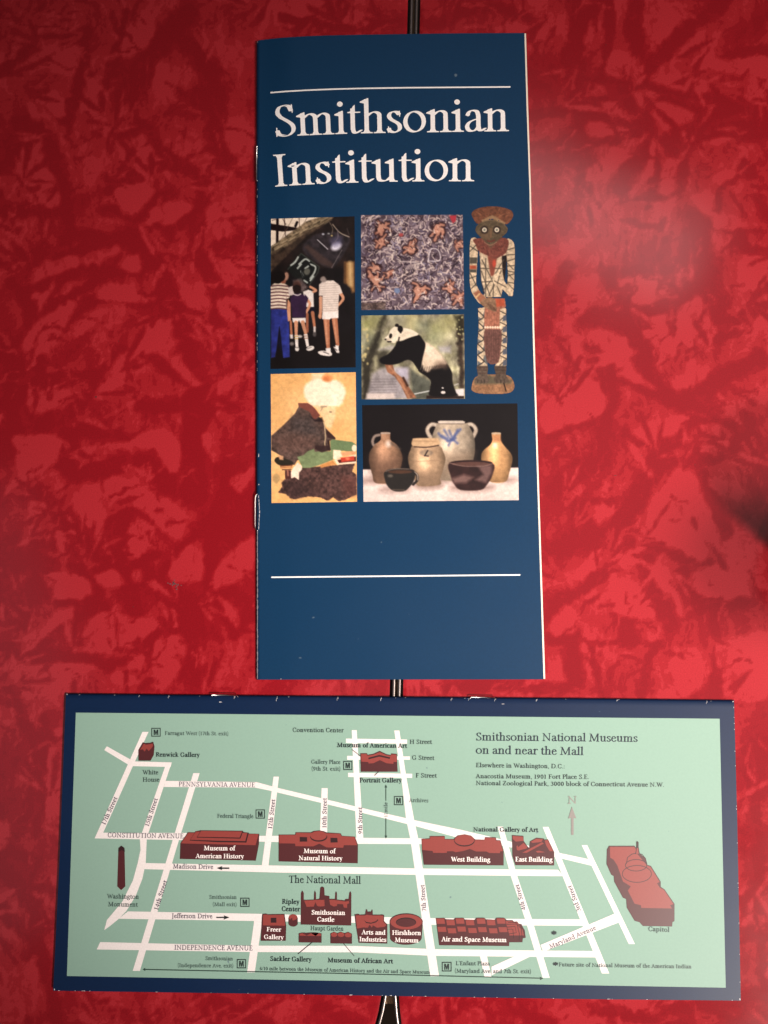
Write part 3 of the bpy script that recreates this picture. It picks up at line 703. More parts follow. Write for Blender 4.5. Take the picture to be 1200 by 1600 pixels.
page_m = plain('page_paper', (232, 222, 208), 0.6, 0, 0.06, 900)
worn_glint_m = plain('worn_paper_glint', (196, 192, 196), 0.7, 0, 0.1, 900)  # paper wear, and the highlight painted along the tall spine
steel_m = plain('staple_wire', (225, 222, 220), 0.3, 1.0, 0.05, 500)
navy1 = paper_ink('navy_cover_ink', NAVY1, 0.44)
navy2 = paper_ink('navy_border_ink', NAVY2, 0.42)

def make_cover(name, S, mat, parent, us, vs, thick=0.00022):
    U, Vv = np.meshgrid(us, vs); x, y = S.px(U, Vv)
    P = S.P(x, y); n, m = U.shape
    V = P.reshape(-1, 3); idx = np.arange(n*m).reshape(n, m)
    F = np.stack([idx[:-1, :-1], idx[1:, :-1], idx[1:, 1:], idx[:-1, 1:]], -1).reshape(-1, 4).tolist(); nt_ = len(F); mi = [0]*nt_
    V = V.tolist()
    inkside = 3 if name == 'front_cover' else 0
    for q, ring in enumerate((P[0][::-1], P[:, -1][::-1], P[-1], P[:, 0])):
        k = len(V); r = len(ring); low = ring.copy(); low[:, 2] -= thick
        V += ring.tolist()+low.tolist()
        for i in range(r-1): F.append([k+i, k+r+i, k+r+i+1, k+i+1]); mi.append(0 if q == inkside else 1)
    me = mesh_from(name, V, F, True)
    me.materials.append(mat); me.materials.append(page_m)
    me.polygons.foreach_set('material_index', mi)
    o = bpy.data.objects.new(name, me); COL.objects.link(o); o.parent = parent; o.matrix_parent_inverse = parent.matrix_world.inverted()
    return o

def make_page(S, parent, k, n, mat, du=0.0, dv=0.0, name='page', spine='left'):
    """an inner sheet: follows the cover at a lower height, fore edge slightly proud"""
    us = np.r_[np.linspace(0, .05, 8), np.linspace(.08, 1, 22)]; vs = np.linspace(0, 1, 14)
    if spine == 'top': us, vs = np.linspace(0, 1, 22), np.r_[np.linspace(0, .05, 8), np.linspace(.08, 1, 14)]
    U, Vv = np.meshgrid(us, vs)
    if spine == 'left': U2 = 0.004+U*(0.996+du); V2 = 0.0008+Vv*(0.9984+dv)
    else: U2 = 0.0006+U*(0.9988+du); V2 = 0.006+Vv*(0.994+dv)
    sc = 1-(k+1)/(n+1.0)
    x, y = S.px(np.clip(U2, 0, 1), np.clip(V2, 0, 1)); x0, y0 = S.px(np.ones_like(U2)*.99, V2.clip(0, 1)); x1, y1 = S.px(np.ones_like(U2), V2.clip(0, 1))
    ex = np.clip(U2-1, 0, None)/0.01; x = x+(x1-x0)*ex; y = y+(y1-y0)*ex
    hh = S.h(np.clip(U2, 0, 1), np.clip(V2, 0, 1))*sc
    P = unproj(x, y, hh)
    me = grid_mesh(name, P, True)
    if me.polygons[0].normal.z < 0: me.flip_normals()
    o = link(name, me, parent, mat); o.matrix_parent_inverse = parent.matrix_world.inverted(); return o

def tube(name, pts, r, mat, parent, ns=8):
    V = []; F = []; pts = [Vector(p) for p in pts]
    for i, p in enumerate(pts):
        d = (pts[min(i+1, len(pts)-1)]-pts[max(i-1, 0)]).normalized(); a = d.orthogonal().normalized(); b = d.cross(a)
        for k in range(ns):
            t = 2*math.pi*k/ns; V.append(p+r*(math.cos(t)*a+math.sin(t)*b))
    for i in range(len(pts)-1):
        for k in range(ns): F.append((i*ns+k, i*ns+(k+1) % ns, (i+1)*ns+(k+1) % ns, (i+1)*ns+k))
    F.append(tuple(range(ns))[::-1]); F.append(tuple((len(pts)-1)*ns+k for k in range(ns)))
    o = link(name, mesh_from(name, V, F, True), parent, mat); o.matrix_parent_inverse = parent.matrix_world.inverted(); return o

c1 = unproj(625, 560, 0); c2 = unproj(620, 1320, 0)
bk1 = thing('tall_booklet', tuple(c1), 'upright navy booklet titled in white serif letters over six colour pictures', 'booklet')
bk2 = thing('wide_booklet', tuple(c2), 'sideways navy booklet showing a pale green street map with maroon museums', 'booklet')
bpy.context.view_layer.update()
us1 = np.unique(np.r_[np.linspace(0, .02, 12), np.linspace(.02, .2, 30), np.linspace(.2, 1, 50)]); vs1 = np.linspace(0, 1, 70)
cov1 = make_cover('front_cover', B1, navy1, bk1, us1, vs1)
us2 = np.linspace(0, 1, 60); vs2 = np.unique(np.r_[np.linspace(0, .035, 14), np.linspace(.035, 1, 30)])
cov2 = make_cover('back_cover', B2, navy2, bk2, us2, vs2)
for k in range(5): make_page(B1, bk1, k, 6, page_m, [0.0045, .0052, .0056, .004, .003][k])
make_page(B1, bk1, 5, 6, navy1, 0.0, name='back_cover')
for k in range(5): make_page(B2, bk2, k, 6, page_m, 0.0, -0.002, spine='top')
make_page(B2, bk2, 5, 6, navy2, 0.0, name='front_cover', spine='top')
def kid(o, cov, bk):
    """print lies on its cover: sub-part"""
    o.parent = cov; o.matrix_parent_inverse = (bk.matrix_world@cov.matrix_parent_inverse@cov.matrix_basis).inverted() if False else cov.matrix_world.inverted(); return o
bpy.context.view_layer.update()

# staples --------------------------------------------------------------------
def px3(x, y, z): return tuple(map(float, unproj(x, y, z)))
for (ya_, yb_) in ((773, 828), (228, 283)):
    if ya_ == 773: pts = [px3(402.5, ya_-1, .0012), px3(400, ya_+.5, .0010), px3(398.7, ya_+5, .0008), px3(398.4, (ya_+yb_)/2, .0008), px3(398.6, yb_-5, .0008), px3(399.5, yb_-.5, .0008), px3(402.5, yb_+1, .0011)]
    else: pts = [px3(402, ya_, .0012), px3(400.9, ya_+2, .0009), px3(400.8, (ya_+yb_)/2, .0009), px3(400.9, yb_-2, .0009), px3(402, yb_, .0012)]
    tube('staple', pts, 0.00019, steel_m, bk1)
for (xa_, xb_, yk) in ((734.5, 775, 1089.6), (330, 372, 1086.2)):
    dy = 0.012*1
    pts = [px3(xa_, yk+2, .0012), px3(xa_+1.5, yk-.2, .0010), px3((xa_+xb_)/2, yk, .0009), px3(xb_-1.5, yk+.6, .0010), px3(xb_, yk+3, .0012)]
    tube('staple', pts, 0.00019, steel_m, bk2)

# ------------------------------------------------------------------ print
L1, LH, LV, LD, LS, LR, LX, LT = [k*1e-6 for k in (20, 35, 50, 65, 80, 95, 110, 128)]
_im = {}
def INK(c, rough=0.42):
    k = tuple(c)
    if k not in _im: _im[k] = ink('ink_%02x%02x%02x' % k, c, rough)
    return _im[k]
def flat_poly(name, S, polys, dz, mats, cov, bk, label=None):
    """polys: list of (points px, material index, dz extra)"""
    V = []; F = []; MI = []
    for pts, mi, ez in polys:
        a = np.array(pts, float); P = S.P(a[:, 0], a[:, 1], dz+ez)
        tr = tessellate_polygon([[Vector((p[0], p[1], 0)) for p in a]])
        k = len(V); V += [tuple(p) for p in P]
        for t in tr:
            i, j, l = [k+q for q in t]
            n = (Vector(V[j])-Vector(V[i])).cross(Vector(V[l])-Vector(V[i]))
            F.append((i, j, l) if n.z > 0 else (i, l, j)); MI.append(mi)
    me = mesh_from(name, V, F)
    for m in mats: me.materials.append(m)
    me.polygons.foreach_set('material_index', MI)
    o = bpy.data.objects.new(name, me); COL.objects.link(o); kid(o, cov, bk)
    if label: o['label'] = label
    return o
def stroke_pts(pts, w):
    pts = np.array(pts, float); d = np.gradient(pts, axis=0); d /= np.hypot(d[:, 0], d[:, 1])[:, None]
    nrm = np.stack([-d[:, 1], d[:, 0]], 1)*w/2
    return np.r_[pts+nrm, (pts-nrm)[::-1]]
def lettering(S, text, base, cap, wt, col, cov, bk, name='lettering', dz=LT, inset=6):
    V2, F, par = text_px(text, base, cap, wt, inset)
    P = S.P(V2[:, 0], V2[:, 1], dz+par*5e-6)
    FF = []
    for t in F:
        a, b, c = P[t[0]], P[t[1]], P[t[2]]
        nz = (b[0]-a[0])*(c[1]-a[1])-(b[1]-a[1])*(c[0]-a[0])
        FF.append(t if nz > 0 else (t[0], t[2], t[1]))
    o = link(name, mesh_from(name, P, FF), None, INK(col)); return kid(o, cov, bk)

WHITE = (250, 247, 246)
# cover 1: rules and title
def rule(xs, ys, w):
    x = np.linspace(xs[0], xs[-1], 60); y = np.interp(x, xs, ys)
    V = np.r_[B1.P(x, y-w/2, L1), B1.P(x, y+w/2, L1)]; n = 60
    return kid(link('rule_line', mesh_from('rule_line', V, [(n+i, n+i+1, i+1, i) for i in range(n-1)]), None, INK(WHITE)), cov1, bk1)
rule([422.5, 450, 480, 520, 560, 640, 797.5], [144.8, 142.6, 140.9, 139.3, 138.2, 137.0, 135.8], 2.2)
rule([424, 600, 813], [902, 900.3, 898.3], 2.2)
lettering(B1, 'Smithsonian', [(430, 214.0), (463, 212), (520, 209.6), (563, 208.3), (640, 207), (705, 206), (790, 204.8)], 49.5, 'title', WHITE, cov1, bk1, 'title_lettering', L1, 5)
lettering(B1, 'Institution', [(431, 291.5), (470, 288.8), (540, 285.6), (640, 283.4), (735, 283)], 49.5, 'title', WHITE, cov1, bk1, 'title_lettering', L1, 5.5)

# map panel and streets
MINT, ROADC = (141, 174, 159), (238, 230, 228)
panel = [(118.5, 1113.5), (1124.5, 1123), (1134, 1543.3), (104.5, 1525)]
def lerp_quad(q, s, t):
    q = np.array(q, float); return (1-t)[..., None]*((1-s)[..., None]*q[0]+s[..., None]*q[1])+t[..., None]*((1-s)[..., None]*q[3]+s[..., None]*q[2])
flat_poly('map_panel', B2, [(panel, 0, 0)], L1, [paper_ink('mint_ink', MINT, 0.45, 0.05)], cov2, bk2)
rm = INK(ROADC)
def street(pts, lay): return flat_poly('street', B2, [(pts, 0, 0)], lay, [rm], cov2, bk2)
def zz(ox, oy, s, t): return [(ox+x/s, oy+y/s) for x, y in pp(t)]
z1 = lambda t: zz(80, 1070, 3.3333, t)
z2 = lambda t: zz(420, 1070, 3.3333, t)
z3 = lambda t: zz(720, 1070, 2.6087, t)
z4 = lambda t: zz(80, 1310, 3.3333, t)
z5 = lambda t: zz(390, 1310, 3.871, t)
z6 = lambda t: zz(640, 1310, 4.6154, t)
z7 = lambda t: zz(840, 1280, 3.3333, t)
zm = lambda t: zz(270, 1290, 8.5714, t)
zn = lambda t: zz(430, 1290, 8.5714, t)
zw = lambda t: zz(640, 1290, 5.0, t)
street(z1('475,245 507,245 436,400 262,790 226,800'), LV)
street(z1('290,320 425,396 405,418 276,340'), LH)
street(z1('410,398 628,404 622,428 398,423'), LD)
street(z1('600,406 627,406 497,800 462,800'), LV)
street(z4('462,0 498,0 492,130 475,210 440,300 390,380 345,425 308,455 276,478 290,425 370,330 425,220 450,130 465,60'), LV)
street([(258.8, 1220), (401, 1222), (432, 1230.5), (564, 1262), (648, 1281.5), (720, 1296.5), (794, 1314), (880, 1334), (927, 1344), (924, 1352.5), (879, 1341.8), (794, 1323), (714, 1308.5), (648, 1290.5), (552, 1266.5), (420, 1235), (398, 1230.5), (256, 1229.6)], LD)
street([(302, 1208), (312, 1208), (280.4, 1310), (218.6, 1517), (207.3, 1517), (270.5, 1310)], LV)
street([(158, 1301), (290, 1301.5), (405, 1306), (440, 1306), (560, 1309), (665, 1310), (665, 1319), (560, 1318.5), (405, 1315), (148, 1310)], LH)
street([(427.4, 1213.4), (435.8, 1213.4), (419, 1357), (408.5, 1357)], LV)
street([(502.5, 1231.4), (512, 1231.4), (511, 1312), (499.6, 1312)], LV)
street([(549.6, 1140.8), (557.4, 1140.8), (568, 1314), (557, 1314)], LV)
street([(540.6, 1154), (636, 1155.5), (636, 1162), (540.6, 1161)], LH)
street([(542.4, 1181), (640.5, 1182), (640.5, 1187), (542.4, 1187.2)], LH)
street([(544, 1207.4), (644, 1209), (644, 1215.5), (544, 1214)], LH)
street([(616, 1141.4), (624, 1141.4), (634.8, 1214), (647, 1280), (653.5, 1310), (686, 1525.6), (672.5, 1525.6), (641, 1310), (634.5, 1280), (627, 1214)], LV)
street([(226, 1348.5), (440, 1352.5), (656, 1357), (872, 1359), (880, 1369), (656, 1367), (440, 1363.5), (224, 1358)], LH)
street([(200, 1424), (415, 1428), (520, 1431), (670, 1434.5), (830, 1436), (914, 1436.5), (916, 1446.5), (830, 1446), (670, 1445), (520, 1441), (398, 1439), (185, 1435.5)], LH)
street([(156.5, 1472), (390, 1477.5), (555, 1478), (680, 1483), (830, 1485), (932, 1486), (934, 1496), (830, 1495), (680, 1493.5), (555, 1488), (390, 1487.5), (151, 1483.5)], LH)
street([(397.5, 1436), (411, 1430), (398, 1519.5), (386, 1519.5)], LV)
street([(777.5, 1291.5), (786, 1291.5), (808, 1368.5), (830.7, 1434.6), (859, 1527.8), (848, 1527.8), (820, 1434.6), (798, 1368.5)], LV)
street([(848, 1292), (857, 1292), (952, 1521), (940.5, 1521)], LV)
street([(909, 1320.5), (917.4, 1320.5), (992, 1475), (982.5, 1475)], LV)
street([(844.5, 1476.5), (960, 1427.6), (969, 1440.5), (849, 1487)], LD)
street([(768, 1510.4), (813, 1490), (838, 1490), (768, 1524)], LD)
street([(749, 1490), (760, 1490), (768, 1526.7), (757, 1526.7)], LV)

# museum drawings: roof, wall and outline inks
ROOF, SIDE, LINE = INK((142, 60, 54)), INK((78, 30, 33)), INK((46, 18, 22))
def drawing(parts, name='museum_drawing', label=None):
    """parts: (kind, points) kind s side, r roof, l thin dark line (width), d dark patch"""
    polys = []
    for i, (k, pts) in enumerate(parts):
        e = i*2.0e-6
        if k == 's': polys.append((stroke_close(pts, 1.0), 2, -3e-6)); polys.append((pts, 1, e))
        elif k == 'r': polys.append((pts, 0, e+4e-6))
        elif k == 'd': polys.append((pts, 1, e+4e-6))
        elif k == 'k': polys.append((pts, 2, e+4e-6))
        elif k[0] == 'l': polys.append((stroke_pts(pts, float(k[1:])), 2, e+4e-6))
    return flat_poly(name, B2, polys, LS, [ROOF, SIDE, LINE], cov2, bk2, label)
def stroke_close(pts, w):
    p = np.array(pts, float); c = p.mean(0); d = p-c; r = np.hypot(d[:, 0], d[:, 1])[:, None]
    return c+d*(1+w*0.45/np.maximum(r, 1))
def el(cx, cy, rx, ry, n=24, a0=0, a1=2*math.pi): return [(cx+rx*math.cos(t), cy+ry*math.sin(t)) for t in np.linspace(a0, a1, n, endpoint=False)]
def ez(z, cx, cy, rx, ry, n=24): return z(' '.join('%f,%f' % q for q in el(cx, cy, rx, ry, n)))
# gallery beside 17th street
drawing([('s', z1('455,340 478,300 490,305 515,303 530,298 537,320 533,365 517,394 455,394')), ('r', z1('463,338 482,306 492,312 512,310 528,306 530,320 520,332 508,345 497,332 486,348 478,336')), ], label='small maroon gallery with a notched mansard roof')
# American history
drawing([('s', zm('105,235 205,90 300,92 320,75 375,64 935,72 945,90 1010,95 1020,108 1155,112 1150,250 1108,468 98,445')),
         ('r', zm('112,232 208,94 1148,115 1108,262 600,250 112,238')),
         ('k', zm('225,200 305,75 940,85 1018,100 985,228 600,222')), ('r', zm('235,190 308,78 1000,98 970,208 600,202')),
         ('k', zm('320,160 375,64 942,74 905,175')), ('r', zm('332,150 380,68 930,78 895,160'))], label='wide maroon museum with a stepped flat roof')
# Natural history
drawing([('s', zn('50,122 272,120 275,90 480,92 520,75 590,68 650,78 690,95 875,105 890,138 1065,148 1105,258 1103,503 48,478')),
         ('r', zn('55,126 275,124 280,94 870,108 888,142 1062,150 1098,262 920,262 910,296 690,292 590,240 510,278 272,275 265,240 52,236')),
         ('k', zn('328,152 428,155 428,215 328,215')), ('k', zn('738,162 832,165 838,225 742,228')),
         ('k', ez(zn, 582, 150, 116, 66)), ('r', ez(zn, 580, 135, 110, 62))], label='maroon museum with a round dome between two dark courts')
# West and east buildings
drawing([('s', zw('95,103 158,100 158,82 275,82 276,105 345,106 375,78 430,70 480,80 510,108 585,110 588,90 672,92 676,112 708,115 733,200 733,310 112,305 98,190')),
         ('r', zw('98,106 160,103 160,86 272,86 274,108 585,114 590,94 670,96 674,116 706,118 730,200 708,200 705,215 625,214 600,202 520,202 470,182 420,198 360,208 340,200 292,200 290,213 185,213 180,198 98,190')),
         ('k', ez(zw, 428, 118, 81, 46)), ('r', ez(zw, 428, 113, 77, 41))], label='long maroon gallery with an oval dome')
drawing([('s', zw('800,75 890,82 892,120 920,160 935,175 940,125 990,97 1048,102 1050,110 1080,108 1128,205 1128,310 828,308 805,240')),
         ('r', zw('805,80 885,86 892,118 830,125 806,105')), ('r', zw('840,175 890,135 920,165 915,178 850,195')), ('r', zw('835,160 845,155 850,195 838,190')),
         ('r', zw('945,125 990,102 1042,106 1030,128 960,135')), ('r', zw('880,212 1035,130 1048,140 915,212')), ('r', zw('1055,115 1080,112 1122,200 1095,200 1070,160 1062,140')), ('r', zw('985,200 1010,196 1060,208 1000,212'))], label='angular maroon gallery with slanted roof bars')
# American art
drawing([('s', z2('478,357 512,357 515,365 545,360 578,346 612,362 635,366 637,358 666,360 670,452 480,452')),
         ('r', z2('480,360 510,360 514,369 545,364 578,351 612,366 634,370 638,362 664,364 668,402 650,402 648,412 612,408 578,392 545,408 520,410 518,402 482,400')),
         ('k', z2('518,380 576,365 632,378 630,386 576,374 520,388'))], label='maroon museum with a pitched centre roof between two streets')
# monument
flat_poly('monument_drawing', B2, [(z4('350,50 366,38 382,50 386,250 364,270 344,250'), 0, 0), (z4('350,50 366,38 382,50 384,70 366,60 350,72'), 1, 3e-6)], LS, [SIDE, LINE], cov2, bk2)
# Freer, Ripley
drawing([('s', z5('78,458 100,456 110,460 210,458 220,530 218,618 68,618 75,480')), ('r', z5('82,462 104,460 112,463 206,462 216,528 80,526')), ('k', z5('128,480 162,480 162,510 128,510'))], label='small square maroon gallery with one dark court')
drawing([('s', ez(z5, 263, 514, 27, 18)), ('s', z5('236,480 290,480 290,515 236,515')), ('r', ez(z5, 263, 477, 26, 18)), ('d', z5('248,484 258,482 260,510 250,508'))], label='tiny round maroon pavilion')
# Castle
drawing([('s', z5('312,330 320,316 328,330 328,372 390,370 392,328 396,316 402,330 402,368 420,366 424,362 428,300 440,292 452,300 454,345 482,350 482,366 516,366 518,330 522,320 527,330 527,370 575,375 580,366 598,366 603,330 608,320 614,330 614,526 310,520')),
         ('r', z5('330,376 388,374 400,372 452,372 454,410 420,412 408,408 398,385 388,412 345,414 340,400')), ('r', z5('482,372 510,372 580,382 600,378 602,392 590,398 590,420 570,418 565,398 530,396 528,408 510,412 488,402'))], label='dark red castle with thin pointed towers')
# Arts and industries, Hirshhorn
drawing([('s', z5('636,460 660,456 668,462 700,460 704,430 712,432 714,444 734,444 740,430 744,434 744,462 780,462 800,460 812,464 812,500 832,520 832,635 660,630 640,500')),
         ('r', z5('642,466 700,466 705,462 745,466 790,466 808,468 810,505 828,525 815,535 770,540 745,525 740,540 725,522 715,540 690,538 650,545 645,500')),
         ('k', z5('690,492 705,505 735,510 765,500 775,488 778,494 765,508 735,516 705,512'))], label='maroon hall with small twin towers on a tiled roof')
drawing([('s', z5(' '.join('%f,%f' % q for q in el(947, 505, 99, 50, 20, math.pi, 2*math.pi)+[(1046, 505), (1040, 600)]+el(945, 600, 95, 42, 16, 0.05, math.pi)+[(850, 560)]))),
         ('r', ez(z5, 947, 505, 96, 46)), ('k', ez(z5, 946, 507, 62, 29)), ('d', ez(z5, 946, 510, 58, 25))], label='ring shaped maroon museum')
# two small garden galleries
drawing([('s', z5('298,575 318,570 345,572 372,570 400,570 434,575 434,630 298,628')), ('r', z5('302,578 318,573 345,588 372,574 400,590 420,572 432,578 432,590 302,588'))], label='low maroon gallery with pyramid roofs')
drawing([('s', z5('490,575 512,566 532,574 552,566 572,574 595,566 618,578 618,636 490,634')), ('r', ez(z5, 511, 582, 19, 14)), ('r', ez(z5, 553, 582, 20, 14)), ('r', ez(z5, 596, 584, 20, 14))], label='low maroon museum with three round domes')
# Air and space
ps = [('s', z6('190,575 250,573 262,583 320,585 330,573 390,573 400,585 470,588 482,573 540,573 552,585 612,588 625,573 680,573 700,590 740,590 750,600 775,600 785,615 805,618 815,640 828,660 836,715 815,720 812,748 718,748 716,775 215,770'))]
for i, (x, y) in enumerate([(192, 578), (264, 588), (332, 577), (404, 588), (484, 578), (556, 588), (628, 577)]):
    w = 58; ps.append(('r', z6('%f,%f %f,%f %f,%f %f,%f' % (x, y, x+w, y, x+w+6, y+38, x+6, y+38))))
for i, (x, y) in enumerate([(200, 638), (272, 648), (342, 636), (420, 646), (492, 640), (570, 648), (640, 640)]):
    w = 60; ps.append(('r', z6('%f,%f %f,%f %f,%f %f,%f' % (x, y, x+w, y, x+w+6, y+36, x+8, y+36))))
ps += [('r', z6('692,596 740,596 752,606 775,606 800,640 815,660 825,700 720,700')), ('l1.0', z6('700,640 760,635 770,680 715,690')), ('l0.9', z6('700,620 775,618 792,690 790,740')), ('l0.9', z6('710,606 760,606 805,650 812,720')), ('l0.9', z6('705,655 745,655 750,720'))]
drawing(ps, label='long maroon museum of square blocks with a stepped right end')
# Capitol
drawing([('s', z7('372,140 505,140 512,150 520,115 527,150 532,180 562,205 572,240 590,245 640,325 640,352 660,365 712,440 712,530 702,535 700,558 548,555 530,535 505,528 465,460 462,415 445,408 400,325 398,297 385,290 360,235 362,158')),
         ('r', z7('376,144 503,144 512,156 518,180 570,240 588,248 636,326 622,334 636,356 658,368 708,442 690,448 700,465 540,462 538,448 505,440 470,372 485,350 445,325 415,240 395,210 378,200')),
         ('l1.1', ez(z7, 517, 285, 76, 44)+ez(z7, 517, 285, 76, 44)[:1]), ('l1.1', ez(z7, 513, 240, 56, 30)+ez(z7, 513, 240, 56, 30)[:1]), ('l1.1', z7('463,232 468,200 490,182 518,176 545,184 562,204 570,235')), ('k', z7('508,182 514,150 514,118 520,114 526,120 526,150 532,180')), ('r', z7('513,180 517,150 523,150 527,180'))], 'capitol_drawing', 'domed maroon building at the right end of the map')

# lettering on the map
DK, DG, PK, WH = (20, 34, 40), (48, 66, 66), (82, 68, 88), (250, 240, 236)
def T(z, text, base, cap, wt, col): return lettering(B2, text, z(base), cap, wt, col, cov2, bk2)
T(z1, 'Farragut West (17th St. exit)', '593,261 922,264', 5.6, 'light', DG)
T(z1, 'Renwick Gallery', '546,374 772,376', 6.6, 'bold', DK)
T(z1, 'White', '478,467 556,467', 6.6, 'book', DK); T(z1, 'House', '478,505 562,505', 6.6, 'book', DK)
T(z1, 'PENNSYLVANIA AVENUE', '665,529 1060,533', 7.2, 'light', PK)
T(z1, 'CONSTITUTION AVENUE', '295,794 688,800', 7.2, 'light', PK)
T(z1, 'Federal Triangle', '866,693 1052,695', 6.0, 'book', DG)
T(z1, '17th Street', '281,730 345,592', 6.6, 'book', PK)
T(z1, '15th Street', '508,738 555,597', 6.6, 'book', PK)
T(z1, '12th Street', '1150,750 1167,600', 6.6, 'book', PK)
T(z4, '14th Street', '556,374 604,225', 6.6, 'book', PK)
T(z2, 'Convention Center', '125,246 388,248', 6.6, 'book', DK)
T(z2, 'Museum of American Art', '357,325 718,329', 7.0, 'bold', DK)
T(z2, 'H Street', '735,308 848,308', 6.6, 'book', DK)
T(z2, 'G Street', '747,390 860,392', 6.6, 'book', DK)
T(z2, 'F Street', '767,483 873,484', 6.6, 'book', DK)
T(z2, 'Gallery Place', '222,411 372,413', 6.0, 'book', DG)
T(z2, '(9th St. exit)', '224,447 372,448', 6.0, 'book', DG)
T(z2, 'Portrait Gallery', '474,509 691,509', 7.0, 'bold', DK)
T(z2, 'Archives', '733,611 830,613', 6.0, 'light', DG)
T(z2, 'mile', '618,664 618,614', 5.4, 'light', DG); T(z2, '1/2', '618,688 618,668', 5.0, 'light', DG)
T(z2, '10th Street', '300,745 302,592', 6.6, 'book', PK)
T(z2, '9th Street', '487,775 486,640', 6.6, 'book', PK)
T(z3, 'National Gallery of Art', '52,598 314,600', 6.6, 'bold', DK)
T(z3, 'Smithsonian National Museums', '63,227 718,233', 12.2, 'head', (16, 30, 50))
T(z3, 'on and near the Mall', '63,281 497,287', 12.2, 'head', (16, 30, 50))
T(z3, 'Elsewhere in Washington, D.C.:', '63,336 423,341', 6.6, 'book', DK)
T(z3, 'Anacostia Museum, 1901 Fort Place S.E.', '63,381 522,384', 6.6, 'book', DK)
T(z3, 'National Zoological Park, 3000 block of Connecticut Avenue N.W.', '63,409 828,416', 6.6, 'book', DK)
T(z3, 'N', '437,485 472,485', 11.6, 'book', (140, 138, 132))
T(z4, 'Washington', '293,313 455,315', 6.8, 'book', DG); T(z4, 'Monument', '298,354 449,356', 6.8, 'book', DG)
T(z4, 'Madison Drive', '636,157 842,160', 7.0, 'book', PK)
T(z4, 'Jefferson Drive', '630,415 838,417', 7.0, 'book', PK)
T(z4, 'Smithsonian', '824,315 965,316', 5.6, 'light', DG); T(z4, '(Mall exit)', '842,353 965,354', 5.6, 'light', DG)
T(z4, 'INDEPENDENCE AVENUE', '643,580 1048,584', 7.4, 'light', PK)
T(z4, 'Smithsonian', '804,634 945,636', 5.6, 'light', DG); T(z4, '(Independence Ave. exit)', '660,671 948,673', 5.6, 'light', DG)
T(zm, 'Museum of', '420,330 828,333', 7.0, 'bold', WH); T(zm, 'American History', '312,435 948,440', 7.0, 'bold', WH)
T(zn, 'Museum of', '385,368 800,372', 7.0, 'bold', WH); T(zn, 'Natural History', '318,463 897,468', 7.0, 'bold', WH)
T(zw, 'West Building', '327,280 627,283', 7.2, 'bold', WH); T(zw, 'East Building', '828,280 1113,283', 7.2, 'bold', WH)
T(z5, 'The National Mall', '240,269 669,275', 11.0, 'head', (16, 30, 38))
T(z5, 'Ripley', '198,396 300,398', 7.2, 'bold', DK); T(z5, 'Center', '196,440 302,442', 7.2, 'bold', DK)
T(z5, 'Smithsonian', '376,460 575,463', 7.0, 'bold', WH); T(z5, 'Castle', '410,502 510,504', 7.0, 'bold', WH)
T(z5, 'Freer', '105,562 188,564', 6.6, 'bold', WH); T(z5, 'Gallery', '88,607 204,611', 6.6, 'bold', WH)
T(z5, 'Haupt Garden', '370,556 567,560', 6.6, 'book', DG)
T(z5, 'Arts and', '680,580 820,583', 7.0, 'bold', WH); T(z5, 'Industries', '666,622 825,626', 7.0, 'bold', WH)
T(z5, 'Hirshhorn', '864,583 1034,585', 7.0, 'bold', WH); T(z5, 'Museum', '880,627 1020,630', 7.0, 'bold', WH)
T(z5, 'Sackler Gallery', '126,741 373,746', 7.0, 'bold', DK); T(z5, 'Museum of African Art', '474,750 865,757', 7.0, 'bold', DK)
T(z5, '6/10 mile between the Museum of American History and the Air and Space Museum', '62,797 1090,820', 5.2, 'book', DG)
T(z6, '7th Street', '120,523 107,337', 6.6, 'book', PK)
T(z6, '4th Street', '838,512 788,333', 6.6, 'book', PK)
T(z6, 'Air and Space Museum', '233,742 697,748', 7.2, 'bold', WH)
T(z6, "L'Enfant Plaza", '335,915 577,917', 6.0, 'book', DG)
T(z6, '(Maryland Ave. and 7th St. exit)', '328,970 875,974', 6.0, 'book', DG)
T(z7, '3rd Street', '226,475 176,345', 6.6, 'book', PK)
T(z7, 'Maryland Avenue', '68,675 305,575', 7.0, 'book', PK)
T(z7, 'Capitol', '578,583 685,588', 7.0, 'book', DG)
T(z7, 'Future site of National Museum of the American Indian', '112,767 800,778', 5.8, 'book', DG)
T(z7, '*', '76,608 95,608', 9, 'bold', DK); T(z7, '*', '84,768 103,768', 8, 'bold', DK)

# transit signs: a framed M
def sign_m(z, x0, y0, x1, y1):
    w, h = x1-x0, y1-y0; q = lambda pts: z(' '.join('%f,%f' % (x0+a*w, y0+b*h) for a, b in pts))
    t = .085
    fr = [q([(0, 0), (1, 0), (1, t), (0, t)]), q([(0, 1-t), (1, 1-t), (1, 1), (0, 1)]), q([(0, t), (t, t), (t, 1-t), (0, 1-t)]), q([(1-t, t), (1, t), (1, 1-t), (1-t, 1-t)])]
    m = q([(.25, .82), (.25, .2), (.42, .2), (.5, .55), (.58, .2), (.75, .2), (.75, .82), (.63, .82), (.63, .42), (.54, .82), (.46, .82), (.37, .42), (.37, .82)])
    flat_poly('transit_symbol', B2, [(f, 0, 0) for f in fr]+[(m, 0, 0)], LX, [INK((34, 48, 46))], cov2, bk2, 'framed letter M')
for a in ((z1, 522, 225, 570, 270), (z1, 1065, 650, 1113, 697), (z2, 388, 397, 435, 444), (z2, 652, 580, 700, 627), (z4, 985, 310, 1033, 357), (z4, 967, 630, 1015, 677), (z6, 233, 892, 303, 960)): sign_m(*a)
